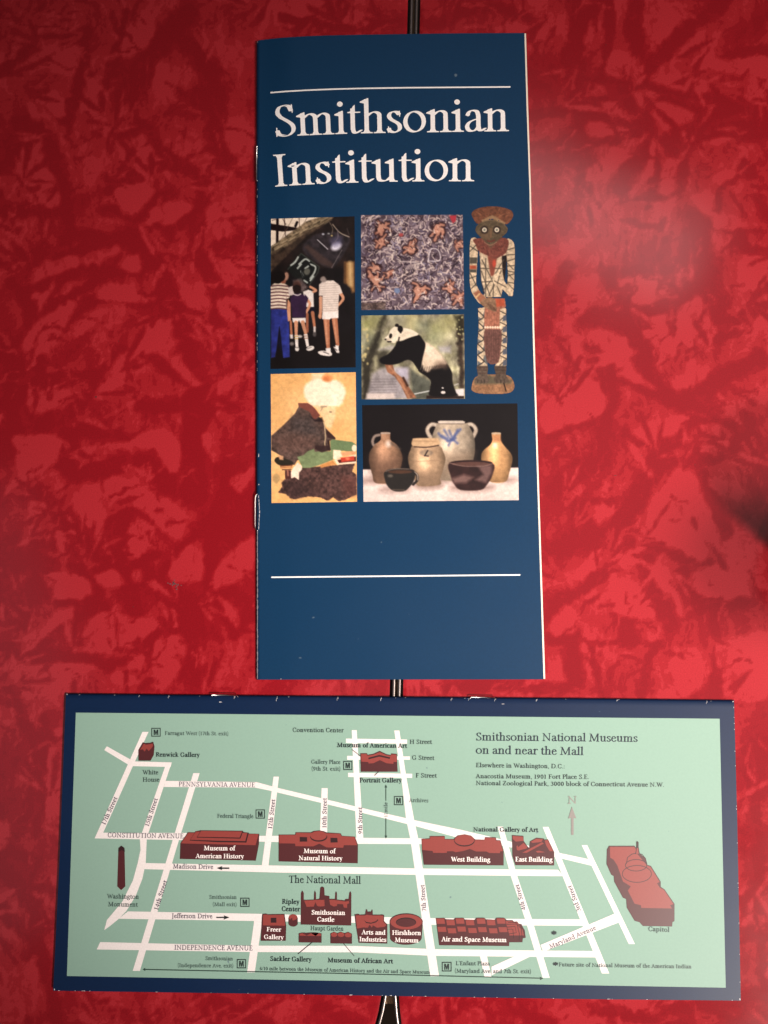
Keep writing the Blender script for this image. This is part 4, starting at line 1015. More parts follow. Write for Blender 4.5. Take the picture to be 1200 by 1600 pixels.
# arrows and leader lines
def inkshape(name, polys, col, dz=LX): return flat_poly(name, B2, [(p, 0, 0) for p in polys], dz, [INK(col)], cov2, bk2)
inkshape('arrow', [z4('862,155 892,145 888,152 928,152 928,159 888,159 892,166')], (20, 24, 26))
inkshape('arrow', [z4('928,412 898,401 902,409 860,409 860,415 902,415 898,423')], (20, 24, 26))
inkshape('north_arrow', [z3('453,497 471,545 460,543 460,612 450,612 450,543 438,545')], (140, 134, 130))
inkshape('scale_arrow', [z2('610,520 617,535 612,535 612,604 608,604 608,535 603,535')], (34, 60, 50))
inkshape('scale_arrow', [z2('608,694 612,694 612,786 617,786 610,802 603,786 608,786')], (34, 60, 50))
inkshape('scale_arrow', [[(223, 1515), (227, 1512.6), (227, 1514.3), (520, 1520.2), (844, 1528), (844, 1526.4), (849, 1529), (844, 1531.4), (844, 1529.3), (520, 1521.5), (227, 1515.6), (227, 1517.4)]], (44, 66, 58))
for p in (z2('432,336 480,374'), z2('571,453 550,473'), z5('382,626 292,700'), z5('568,636 633,712')):
    inkshape('leader_line', [stroke_pts(p, 1.0)], (40, 34, 38), LT)
# ------------------------------------------------------------------ printed pictures
PHOTO = photo_mat('halftone_print', 0.42)
def picture(name, quad, zo, paint, label, step=0.8, mask=None):
    """quad: px corners TL TR BR BL; zo: (ox, oy, scale) of the drawing coordinates"""
    q = np.array(quad, float); w = max(q[1, 0]-q[0, 0], q[2, 0]-q[3, 0]); h = max(q[3, 1]-q[0, 1], q[2, 1]-q[1, 1])
    m, n = int(w/step)+1, int(h/step)+1
    s, t = np.meshgrid(np.linspace(0, 1, m), np.linspace(0, 1, n)); xy = lerp_quad(q, s, t)
    X = (xy[..., 0]-zo[0])*zo[2]; Y = (xy[..., 1]-zo[1])*zo[2]
    pt = Painter(X, Y, (20, 20, 24)); pt.px = step*zo[2]
    mk = paint(pt)
    P = B1.P(xy[..., 0], xy[..., 1], L1)
    K = pt.C; K = np.pad(K, ((1, 1), (1, 1), (0, 0)), 'edge'); K = (K[1:-1, 1:-1]*4+K[:-2, 1:-1]+K[2:, 1:-1]+K[1:-1, :-2]+K[1:-1, 2:])/8
    K = K*(1+(fbm(X, Y, 5*pt.px, 77, 2)[..., None]-0.5)*0.14+(fbm(X, Y, 26*pt.px, 78, 3)[..., None]-0.5)*0.12)
    pt.C = K
    C = srgb(np.clip(122+(pt.C-128)*1.08, 0, 255)*0.95)
    me = grid_mesh(name, P, True, C)
    if me.polygons[0].normal.z < 0: me.flip_normals()
    if mk is not None:
        import bmesh
        bm = bmesh.new(); bm.from_mesh(me); mf = mk.reshape(-1)
        bm.verts.ensure_lookup_table()
        bmesh.ops.delete(bm, geom=[v for v in bm.verts if not mf[v.index]], context='VERTS'); bm.to_mesh(me); bm.free()
    o = link(name, me, None, PHOTO); kid(o, cov1, bk1); o['label'] = label
    return o

def paint_visitors(p):
    X, Y = p.X, p.Y
    p.C[:] = (26, 20, 22); p.C += (fbm(X, Y, 160, 1, 4)[..., None]-0.5)*24
    p.poly([(80, 60), (600, 50), (80, 350)], (244, 226, 206), 4)
    p.poly([(80, 120), (360, 165), (350, 185), (200, 200), (80, 185)], (30, 16, 16)); p.line([(340, 110), (325, 145)], 26, (28, 18, 18))
    p.line([(148, 80), (145, 300)], 26, (34, 20, 20)); p.line([(215, 60), (225, 240)], 8, (70, 50, 46)); p.line([(200, 80), (230, 130)], 6, (80, 60, 54)); p.line([(360, 60), (365, 170)], 5, (90, 70, 60)); p.line([(95, 90), (130, 80)], 6, (60, 40, 40))
    p.line([(300, 60), (180, 290)], 4, (130, 110, 96)); p.line([(440, 60), (400, 130)], 4, (110, 90, 80))
    # riveted hull
    p.poly([(78, 350), (430, 100), (560, 55), (700, 60), (620, 130), (430, 250), (250, 430), (78, 600)], (120, 104, 84), 6, tex=(30, .8))
    for i in range(40):
        a = i/39; x = 90+a*520; y = 350-a*290
        p.line([(x, y+(i % 5)*16), (x+70, y-38+(i % 5)*16)], 7, [(186, 168, 138), (84, 70, 56), (150, 132, 104)][i % 3], al=.8)
    p.poly([(78, 430), (250, 330), (430, 200), (620, 120), (700, 60), (905, 60), (905, 560), (500, 560), (78, 640)], (44, 32, 28), 20, al=.72, tex=(60, .5))
    p.poly([(400, 330), (520, 230), (700, 200), (860, 260), (800, 420), (690, 555), (560, 520), (420, 420)], (50, 44, 48), 10, smooth=True, tex=(40, .5))
    p.poly([(410, 350), (450, 330), (700, 520), (680, 560), (560, 510)], (84, 66, 62), 14, al=.8)
    p.ell(725, 345, 52, 36, (232, 228, 240), -.5, 16); p.ell(725, 300, 60, 50, (110, 106, 140), -.5, 26, .6)
    p.line([(540, 280), (640, 372)], 8, (214, 208, 214)); p.line([(690, 130), (760, 210), (850, 252)], 9, (170, 156, 140)); p.line([(660, 110), (690, 170), (680, 220)], 6, (130, 118, 104)); p.line([(735, 180), (740, 260), (690, 320)], 6, (120, 110, 120)); p.line([(780, 380), (680, 555)], 6, (120, 112, 112)); p.line([(830, 170), (850, 230)], 5, (90, 84, 84))
    p.ell(596, 225, 14, 9, (170, 170, 180)); p.ell(650, 220, 12, 8, (150, 150, 150)); p.ell(680, 240, 10, 8, (190, 170, 120))
    # instrument hatch
    p.poly([(245, 560), (380, 410), (560, 555), (460, 725), (300, 640)], (26, 28, 26), 6); p.line([(250, 570), (380, 415), (558, 545), (545, 600), (462, 722)], 8, (74, 80, 74), smooth=False)
    for l in [[(280, 530), (320, 500), (350, 450)], [(360, 520), (420, 470), (460, 490)], [(470, 520), (520, 545), (510, 600), (470, 660)], [(345, 560), (380, 520)], [(410, 680), (440, 700)], [(420, 560), (450, 540)], [(380, 590), (400, 640)], [(500, 640), (470, 680)]]: p.line(l, 15, (190, 196, 190), 6)
    p.ell(438, 592, 30, 34, (96, 96, 88), .4, 8); p.line([(400, 520), (440, 500), (480, 560), (460, 640), (410, 650), (385, 600), (400, 545)], 12, (20, 22, 22))
    p.poly([(300, 680), (380, 660), (440, 740), (400, 800), (330, 760)], (110, 96, 94), 14, al=.8, tex=(24, .5))
    # brass column
    p.poly([(805, 500), (902, 495), (905, 790), (880, 800), (860, 740), (800, 700)], (150, 112, 72), 14); p.line([(860, 510), (865, 720)], 34, (214, 180, 130), 20); p.line([(812, 510), (812, 700)], 14, (90, 62, 40), 10)
    # floor shade
    p.poly([(80, 1250), (905, 1150), (915, 1540), (80, 1545)], (20, 14, 14), 60, al=.8)
    SK, SK2 = (206, 150, 120), (176, 116, 88)
    # left visitor
    p.poly([(85, 955), (240, 955), (262, 1100), (268, 1430), (205, 1440), (165, 1130), (140, 1340), (125, 1430), (85, 1440)], (48, 56, 128), 5, tex=(40, .25))
    p.poly([(168, 1130), (150, 1300), (190, 1400), (185, 1250)], (20, 18, 40), 6)
    p.poly([(250, 860), (275, 900), (278, 1075), (250, 1080), (240, 960)], SK, 4)
    p.poly([(78, 740), (120, 705), (190, 690), (250, 730), (275, 800), (262, 850), (232, 860), (236, 960), (80, 955)], (226, 208, 190), 5)
    for k in range(8):
        y = 730+k*32; p.line([(82, y+6), (160, y-2), (228+(10 if k > 3 else 28), y+8)], 11, (84, 50, 56))
    p.line([(234, 800), (236, 950)], 5, (150, 130, 120))
    p.ell(150, 645, 68, 66, (24, 14, 14)); p.ell(232, 640, 26, 42, (170, 130, 112), .2, 8); p.ell(205, 690, 26, 22, (150, 96, 76)); p.ell(170, 640, 55, 55, (22, 14, 14))
    # child behind
    p.poly([(250, 750), (300, 730), (312, 820), (262, 830)], (200, 186, 180), 5); p.line([(278, 1080), (285, 1210)], 22, SK2); p.poly([(268, 1210), (300, 1210), (300, 1250), (275, 1250)], (210, 200, 196), 6)
    p.ell(290, 1300, 22, 18, (120, 112, 110), 0, 10); p.ell(365, 1228, 26, 14, (200, 190, 184), 0, 8)
    # white shirt boy
    p.poly([(400, 790), (450, 770), (500, 790), (505, 940), (440, 945), (415, 930)], (230, 220, 214), 5)
    p.line([(500, 790), (525, 775), (470, 742)], 24, SK); p.poly([(440, 940), (515, 940), (522, 990), (430, 1005)], (24, 18, 34), 4)
    p.line([(492, 995), (512, 1140)], 34, SK2, w2=24); p.line([(440, 1010), (440, 1180)], 26, (160, 100, 76)); p.line([(512, 1140), (512, 1200)], 22, (200, 190, 186)); p.ell(512, 1208, 18, 24, (84, 78, 78), 0, 6)
    # middle boy
    p.line([(440, 870), (466, 915), (430, 990)], 26, SK); p.poly([(415, 815), (450, 850), (440, 900), (415, 860)], (52, 34, 62), 4)
    p.poly([(272, 850), (300, 820), (345, 808), (400, 815), (436, 860), (424, 1045), (295, 1045)], (54, 34, 62), 4, tex=(50, .2))
    p.line([(310, 815), (345, 825), (375, 812)], 10, (220, 210, 206))
    p.ell(338, 750, 42, 56, (34, 20, 18)); p.ell(338, 715, 40, 36, (96, 66, 58), 0, 10, .7); p.ell(338, 765, 38, 44, (34, 20, 18))
    p.poly([(292, 1048), (424, 1046), (426, 1092), (372, 1096), (360, 1070), (345, 1094), (300, 1090)], (232, 224, 220), 4)
    p.line([(330, 1092), (332, 1215)], 38, SK, w2=28); p.line([(395, 1090), (425, 1205)], 38, SK, w2=28)
    p.poly([(316, 1215), (350, 1215), (352, 1330), (325, 1330)], (232, 222, 216), 4); p.poly([(405, 1208), (442, 1205), (458, 1325), (432, 1330)], (232, 222, 216), 4)
    for y in (1228, 1250): p.line([(317, y), (349, y)], 7, (196, 150, 60)); p.line([(408, y-3), (446, y-5)], 7, (150, 110, 90))
    p.ell(340, 1350, 20, 24, (214, 206, 200)); p.ell(470, 1345, 40, 22, (226, 218, 212), -.3); p.line([(440, 1350), (480, 1335)], 5, (90, 80, 80)); p.line([(330, 1340), (352, 1340)], 5, (70, 60, 60))
    # right man
    p.line([(572, 850), (572, 960), (566, 1025)], 34, SK, w2=28); p.line([(770, 810), (792, 860), (742, 925)], 34, SK, w2=22); p.ell(566, 1030, 18, 26, SK)
    p.line([(628, 1060), (645, 1340)], 62, SK2, w2=34); p.line([(708, 1055), (738, 1310)], 58, SK2, w2=34); p.line([(618, 1070), (634, 1300)], 18, (222, 168, 136), 10, .7); p.line([(700, 1060), (728, 1280)], 14, (222, 168, 136), 10, .7)
    p.poly([(590, 980), (745, 975), (745, 1048), (672, 1052), (660, 1062), (585, 1058)], (238, 228, 222), 4)
    p.poly([(556, 720), (590, 690), (640, 670), (700, 680), (760, 730), (785, 800), (752, 815), (742, 985), (590, 990), (590, 830), (555, 830)], (228, 214, 204), 5)
    for k in range(13): p.line([(565+(8 if k > 6 else 0), 715+k*22), (745, 708+k*22)], 5, (176, 156, 148), al=.75)
    p.ell(622, 620, 56, 62, (22, 14, 14)); p.ell(600, 668, 34, 30, (150, 136, 130), -.5, 8); p.ell(660, 620, 50, 60, (24, 18, 18), 0, 10)
    p.poly([(620, 1345), (668, 1340), (672, 1400), (628, 1395)], (232, 226, 222), 4); p.poly([(715, 1315), (748, 1318), (748, 1370), (720, 1365)], (232, 226, 222), 4)
    p.poly([(545, 1380), (600, 1368), (676, 1388), (678, 1415), (640, 1420), (570, 1408)], (228, 218, 212), 4, smooth=True); p.poly([(695, 1330), (722, 1330), (756, 1375), (752, 1392), (728, 1388)], (224, 214, 208), 4); p.line([(600, 1380), (650, 1400)], 8, (80, 74, 76)); p.line([(700, 1340), (730, 1365)], 8, (80, 74, 76))

def paint_squiggles(p):
    X, Y = p.X, p.Y; rs = np.random.RandomState(8)
    p.C[:] = (112, 96, 106); p.C += (fbm(X, Y, 60, 2, 4)[..., None]-0.5)*90
    cols = [(216, 196, 190), (70, 52, 62), (180, 160, 162), (92, 78, 96), (232, 214, 204), (50, 36, 44), (150, 140, 160), (206, 184, 176)]
    for i in range(900):
        x, y = rs.uniform(20, 1160), rs.uniform(30, 1090); a = rs.uniform(0, 6.3); pts = [(x, y)]
        for k in range(rs.randint(2, 4)):
            a += rs.uniform(-1.3, 1.3); x += 28*math.cos(a); y += 28*math.sin(a); pts.append((x, y))
        p.line(pts, rs.uniform(7, 13), cols[rs.randint(8)], 5, .95)
    for (cx, cy, r) in [(250, 190, 120), (250, 330, 100), (590, 420, 120), (870, 200, 130), (200, 640, 120), (190, 760, 120), (340, 690, 70), (660, 880, 130), (1110, 370, 80), (1010, 850, 90), (1110, 960, 90)]:
        n = rs.randint(5, 9); ang = np.sort(rs.uniform(0, 6.28, n))
        ends = [(cx+r*rs.uniform(.55, 1.05)*math.cos(a), cy+r*rs.uniform(.55, 1.05)*math.sin(a)) for a in ang]
        mids = [((cx+e[0])/2+rs.uniform(-28, 28), (cy+e[1])/2+rs.uniform(-28, 28)) for e in ends]
        ws = [r*rs.uniform(.16, .34) for e in ends]
        for e, m_, w in zip(ends, mids, ws): p.line([(cx, cy), m_, e], w+r*.22, (58, 36, 40), 10, .9)
        p.ell(cx, cy, r*.52, r*.6, (58, 36, 40), 0, 10, wob=20)
        for e, m_, w in zip(ends, mids, ws): p.line([(cx, cy), m_, e], w, (196, 142, 122), 8, .95, w2=w*.8)
        p.ell(cx, cy, r*.34, r*.42, (204, 152, 132), 0, 8, wob=16)
        for k in range(16):
            a = rs.uniform(0, 6.28); q = rs.uniform(0, .7)*r; x, y = cx+q*math.cos(a), cy+q*math.sin(a); p.line([(x, y), (x+rs.uniform(-22, 22), y+rs.uniform(-22, 22))], 6, [(236, 202, 184), (124, 74, 66), (170, 112, 96)][rs.randint(3)], 5, .8)
    for i in range(260):
        x, y = rs.uniform(20, 1160), rs.uniform(30, 1090); a = rs.uniform(0, 6.3); pts = [(x, y)]
        for k in range(2):
            a += rs.uniform(-1.3, 1.3); x += 20*math.cos(a); y += 20*math.sin(a); pts.append((x, y))
        p.line(pts, rs.uniform(5, 9), [(238, 222, 212), (44, 32, 40), (228, 210, 206)][rs.randint(3)], 4, .9)
    p.poly([(1000, 50), (1080, 45), (1075, 110), (1040, 135)], (176, 62, 74), 6); p.ell(470, 262, 26, 20, (176, 84, 84), 0, 8); p.poly([(400, 850), (450, 850), (462, 890), (430, 912), (396, 890)], (120, 134, 166), 5)
    p.poly([(30, 1010), (300, 1000), (300, 1090), (30, 1090)], (96, 80, 72), 8, al=.7, tex=(20, .6)); p.line([(30, 1000), (180, 985), (330, 990)], 8, (226, 208, 196))
    for k in range(8): p.line([(520+k*20, 640), (560+k*16, 590)], 6, (206, 190, 184), 4)
    p.line([(440, 550), (700, 580), (720, 640)], 8, (220, 206, 200)); p.line([(770, 550), (800, 420), (880, 430), (900, 540), (780, 550)], 10, (214, 204, 208))

def paint_panda(p):
    X, Y = p.X, p.Y
    n = fbm(X, Y, 120, 4, 5); n2 = fbm(X, Y, 60, 9, 4, 1.4, .7)
    base = np.array((152, 146, 122.)); p.C[:] = base
    p.C += (n[..., None]-0.5)*np.array((150, 150, 110)); p.C += (n2[..., None]-0.5)*np.array((90, 86, 84))
    bl = [(120, 150, 90, (176, 176, 110)), (220, 90, 60, (150, 150, 100)), (580, 130, 110, (206, 196, 140)), (450, 120, 90, (150, 146, 128)), (860, 200, 110, (176, 176, 120)), (1010, 130, 80, (196, 190, 128)), (700, 160, 60, (120, 128, 112)), (920, 340, 90, (196, 190, 156)), (130, 330, 90, (120, 124, 104)), (300, 430, 80, (168, 166, 140)), (820, 300, 80, (146, 152, 116))]
    for x, y, r, c in bl: p.ell(x, y, r, r*.9, c, 0, 70, .6, wob=30, seed=int(x))
    p.poly([(215, 430), (380, 380), (420, 430), (250, 450)], (186, 180, 176), 20, al=.8)
    p.poly([(880, 400), (1020, 395), (1020, 470), (900, 460)], (190, 184, 190), 20, al=.7)
    p.poly([(40, 560), (200, 260), (240, 120), (290, 60), (250, 300), (150, 620), (110, 980), (40, 980)], (44, 40, 34), 26, al=.85, wob=20); p.poly([(1090, 60), (1160, 60), (1165, 860), (1120, 860), (1090, 400)], (48, 36, 30), 18, al=.85, wob=24, tex=(30, .6))
    p.poly([(1040, 50), (1165, 45), (1165, 240), (1110, 240)], (46, 44, 30), 20, al=.7, wob=30)
    for k in range(16):
        q = np.random.RandomState(k); p.ell(q.uniform(40, 110), q.uniform(200, 600), 12, 14, (206, 190, 138), 0, 8, .8)
        p.ell(q.uniform(1060, 1160), q.uniform(70, 330), 9, 9, (200, 196, 150), 0, 6, .7)
    p.poly([(200, 480), (280, 430), (330, 450), (300, 620), (220, 640)], (60, 56, 48), 24, al=.8)
    p.poly([(150, 700), (250, 640), (420, 620), (560, 640), (560, 980), (90, 980)], (168, 160, 166), 22, al=.85, tex=(60, .2))
    for k in range(7): p.line([(140, 760+k*30), (420, 756+k*30)], 10, (116, 106, 108), 8, .55)
    p.poly([(90, 915), (400, 915), (400, 975), (85, 975)], (214, 198, 190), 14, al=.8)
    p.poly([(570, 640), (640, 700), (800, 780), (800, 980), (600, 980)], (84, 86, 78), 18, al=.9, tex=(60, .3)); p.poly([(430, 640), (540, 630), (540, 740), (440, 720)], (196, 190, 208), 20, al=.7)
    p.line([(620, 922), (800, 885)], 12, (206, 206, 204)); p.poly([(1070, 870), (1165, 865), (1165, 945), (1070, 940)], (222, 214, 212), 8); p.line([(1060, 825), (1100, 810)], 9, (206, 200, 196))
    p.poly([(750, 940), (1165, 945), (1165, 972), (750, 975)], (48, 32, 28), 6)
    # branch
    p.poly([(290, 590), (380, 600), (400, 680), (480, 740), (640, 960), (540, 975), (470, 830), (400, 730), (320, 680)], (146, 100, 76), 6, tex=(40, .3)); p.line([(340, 620), (430, 730), (560, 960)], 20, (186, 138, 108), 10, .8); p.line([(495, 745), (540, 830)], 26, (70, 46, 36), 8)
    # hind black leg and rump
    p.poly([(700, 560), (880, 500), (970, 580), (1030, 680), (1040, 800), (1075, 900), (1080, 945), (800, 945), (790, 860), (800, 780), (740, 720), (660, 660)], (22, 17, 18), 8, smooth=True)
    # white body
    p.poly([(650, 300), (740, 350), (850, 420), (930, 510), (970, 590), (900, 600), (840, 620), (760, 680), (700, 600), (690, 460)], (226, 204, 180), 14, smooth=True)
    p.poly([(880, 560), (960, 560), (990, 620), (900, 680), (800, 660)], (120, 98, 86), 34, al=.7); p.poly([(740, 370), (840, 440), (900, 530), (760, 520), (720, 440)], (238, 222, 200), 30, al=.7)
    for k in range(9): x = 694+k*19+(k % 3)*5; p.line([(x+14, 590+(k*37) % 30), (x-8, 650+(k*23) % 34)], 5, (216, 194, 170), 8, .6)
    for k in range(7): x = 700+k*26; p.line([(x+10, 610+(k*17) % 20), (x-8, 680)], 6, (40, 30, 30), 9, .6)
    p.poly([(800, 660), (920, 640), (1000, 700), (1040, 940), (820, 940)], (20, 16, 17), 16)
    # black shoulders and arm
    p.poly([(400, 400), (440, 330), (560, 300), (660, 268), (710, 320), (740, 380), (720, 480), (690, 600), (660, 650), (600, 570), (540, 545), (430, 590), (330, 600), (250, 580), (240, 530), (330, 480)], (20, 16, 18), 7, smooth=True)
    # head
    p.poly([(290, 310), (330, 270), (350, 220), (400, 180), (470, 190), (540, 200), (620, 230), (660, 268), (560, 300), (480, 335), (420, 340), (400, 360), (350, 350), (320, 330)], (234, 222, 200), 6, smooth=True)
    p.poly([(480, 210), (600, 230), (640, 262), (500, 310), (450, 300)], (222, 206, 184), 20, al=.6)
    p.ell(462, 205, 30, 38, (20, 15, 16), -.2); p.ell(425, 165, 22, 18, (24, 18, 18)); p.ell(466, 240, 10, 14, (22, 16, 16))
    p.ell(355, 282, 17, 28, (24, 18, 18), .2); p.ell(302, 320, 13, 9, (26, 20, 20)); p.line([(325, 345), (360, 345)], 14, (30, 20, 20)); p.line([(450, 300), (440, 345)], 14, (40, 30, 28), 8); p.ell(330, 320, 22, 12, (214, 196, 176), 0, 8)
    p.ell(935, 905, 26, 16, (222, 212, 206)); p.ell(930, 855, 12, 9, (206, 200, 196))

def paint_portrait(p):
    X, Y = p.X, p.Y
    p.C[:] = (240, 188, 128); p.C += (fbm(X, Y, 300, 6, 3)[..., None]-0.5)*np.array((20, 26, 34))
    p.poly([(530, 60), (660, 55), (680, 170), (520, 170)], (246, 224, 190), 22, al=.8)
    p.poly([(450, 200), (560, 130), (700, 130), (830, 150), (905, 250), (890, 350), (830, 430), (640, 435), (520, 420), (445, 320)], (248, 232, 206), 16, smooth=True, wob=8)
    p.ell(700, 118, 62, 42, (226, 152, 98), .1, 14); p.ell(690, 120, 30, 22, (218, 132, 82), .1, 12)
    p.poly([(560, 430), (800, 440), (790, 560), (740, 700), (680, 660), (640, 560)], (244, 218, 176), 14, al=.7)
    p.line([(630, 440), (690, 438)], 12, (150, 130, 110), 8); p.line([(650, 445), (625, 490)], 7, (170, 140, 120), 6); p.ell(738, 500, 15, 8, (140, 116, 100), 0, 6)
    p.poly([(66, 770), (200, 650), (330, 520), (375, 440), (370, 400), (420, 420), (640, 580), (680, 680), (790, 790), (790, 810), (720, 830), (740, 930), (640, 960), (360, 1050), (330, 1100), (240, 1100), (180, 1000), (66, 935)], (92, 74, 68), 5, tex=(26, .45))
    p.poly([(300, 560), (520, 560), (620, 760), (400, 740), (280, 700)], (78, 70, 70), 50, al=.6, tex=(20, .5)); p.poly([(80, 800), (300, 760), (560, 800), (540, 920), (200, 960)], (112, 84, 76), 50, al=.6, tex=(20, .4))
    p.poly([(372, 398), (480, 398), (530, 430), (560, 460), (620, 540), (570, 580), (540, 575), (500, 500), (380, 440)], (128, 76, 66), 5); p.poly([(490, 540), (560, 585), (640, 560), (660, 610), (560, 610)], (40, 28, 30), 10, al=.8)
    p.line([(665, 620), (680, 780), (672, 860), (690, 945)], 12, (196, 172, 140)); p.poly([(690, 700), (795, 795), (790, 812), (700, 790)], (64, 44, 42), 5); p.line([(715, 830), (725, 930)], 22, (52, 34, 32), 8)
    # lower dark robe
    p.poly([(220, 1180), (300, 1170), (420, 1130), (620, 1120), (1020, 1080), (980, 1180), (1030, 1210), (1035, 1440), (960, 1470), (900, 1500), (830, 1515), (770, 1470), (700, 1510), (620, 1470), (480, 1460), (340, 1490), (280, 1480), (230, 1430), (140, 1415), (190, 1350), (180, 1300), (225, 1260)], (88, 64, 60), 5, smooth=False, tex=(26, .5), wob=7)
    p.poly([(200, 1300), (420, 1280), (560, 1420), (300, 1480)], (62, 46, 46), 40, al=.6, tex=(20, .4)); p.poly([(860, 1230), (1030, 1240), (1030, 1440), (900, 1460)], (104, 66, 60), 40, al=.7, tex=(22, .4))
    # green sleeve band
    p.poly([(358, 1010), (430, 990), (480, 945), (550, 918), (560, 950), (740, 945), (735, 830), (760, 812), (980, 840), (1028, 870), (1000, 950), (880, 940), (780, 940), (770, 1040), (620, 1100), (500, 1135), (420, 1135)], (128, 142, 104), 5, tex=(40, .12))
    p.poly([(560, 920), (640, 960), (740, 930), (720, 880), (560, 880)], (58, 40, 40), 8, al=.9)
    p.poly([(735, 830), (760, 812), (980, 840), (1028, 870), (1000, 950), (880, 940), (745, 925)], (112, 130, 94), 5)
    p.poly([(615, 1105), (760, 1050), (800, 1095), (630, 1135)], (206, 144, 88), 5); p.poly([(770, 930), (850, 935), (880, 1000), (800, 1040), (768, 1030)], (246, 226, 198), 6); p.poly([(850, 960), (1020, 940), (1020, 980), (870, 1000)], (222, 160, 120), 8)
    p.poly([(780, 1045), (1028, 980), (1028, 1082), (815, 1100)], (242, 218, 190), 5); p.poly([(815, 1045), (1028, 1005), (1028, 1060), (835, 1080)], (90, 40, 34), 5); p.poly([(850, 1020), (1005, 1000), (1010, 1050), (860, 1068)], (192, 70, 52), 6); p.ell(930, 1030, 24, 16, (222, 120, 90), 0, 8); p.ell(1008, 910, 28, 38, (246, 226, 196), 0, 6)
    p.poly([(365, 1075), (410, 1110), (415, 1150), (380, 1190), (378, 1272), (330, 1240), (290, 1255), (275, 1210), (310, 1140)], (242, 222, 200), 5)
    p.poly([(100, 1045), (150, 1010), (300, 1060), (300, 1100), (190, 1110), (130, 1090)], (52, 46, 38), 5, smooth=True); p.line([(170, 1115), (300, 1105)], 12, (110, 60, 44)); p.line([(170, 1135), (300, 1125)], 10, (170, 100, 66)); p.line([(190, 1155), (290, 1150)], 10, (80, 46, 38)); p.poly([(140, 990), (200, 1000), (200, 1045), (160, 1040)], (206, 160, 124), 8); p.poly([(220, 1160), (285, 1160), (290, 1260), (222, 1260)], (88, 52, 48), 5); p.line([(250, 1165), (255, 1220)], 16, (176, 120, 100), 8)
    p.ell(122, 1255, 44, 56, (196, 160, 112), 0, 10)

def jar(p, pts, col, hi, dk, cx, w):
    p.poly(pts, col, 4, tex=(26, .12), smooth=True)
    P_ = np.array(pts); idx = p._win(P_, 4)
    c = catmull(pts, True, 5); d = poly_sdf(p.X[idx], p.Y[idx], c); a = np.clip(0.5-d/8, 0, 1)
    u = (p.X[idx]-cx)/w; v = (p.Y[idx]-P_[:, 1].min())/np.ptp(P_[:, 1])
    s = 0.94+0.42*np.exp(-((u+0.15)/.35)**2)*np.exp(-((v-.38)/.3)**2)-0.50*np.clip(np.abs(u)-.45, 0, 1)**1.2*1.6-0.28*np.clip(v-.6, 0, 1)*1.5
    p.C[idx] = p.C[idx]*(1-a[:, None])+p.C[idx]*s[:, None]*a[:, None]

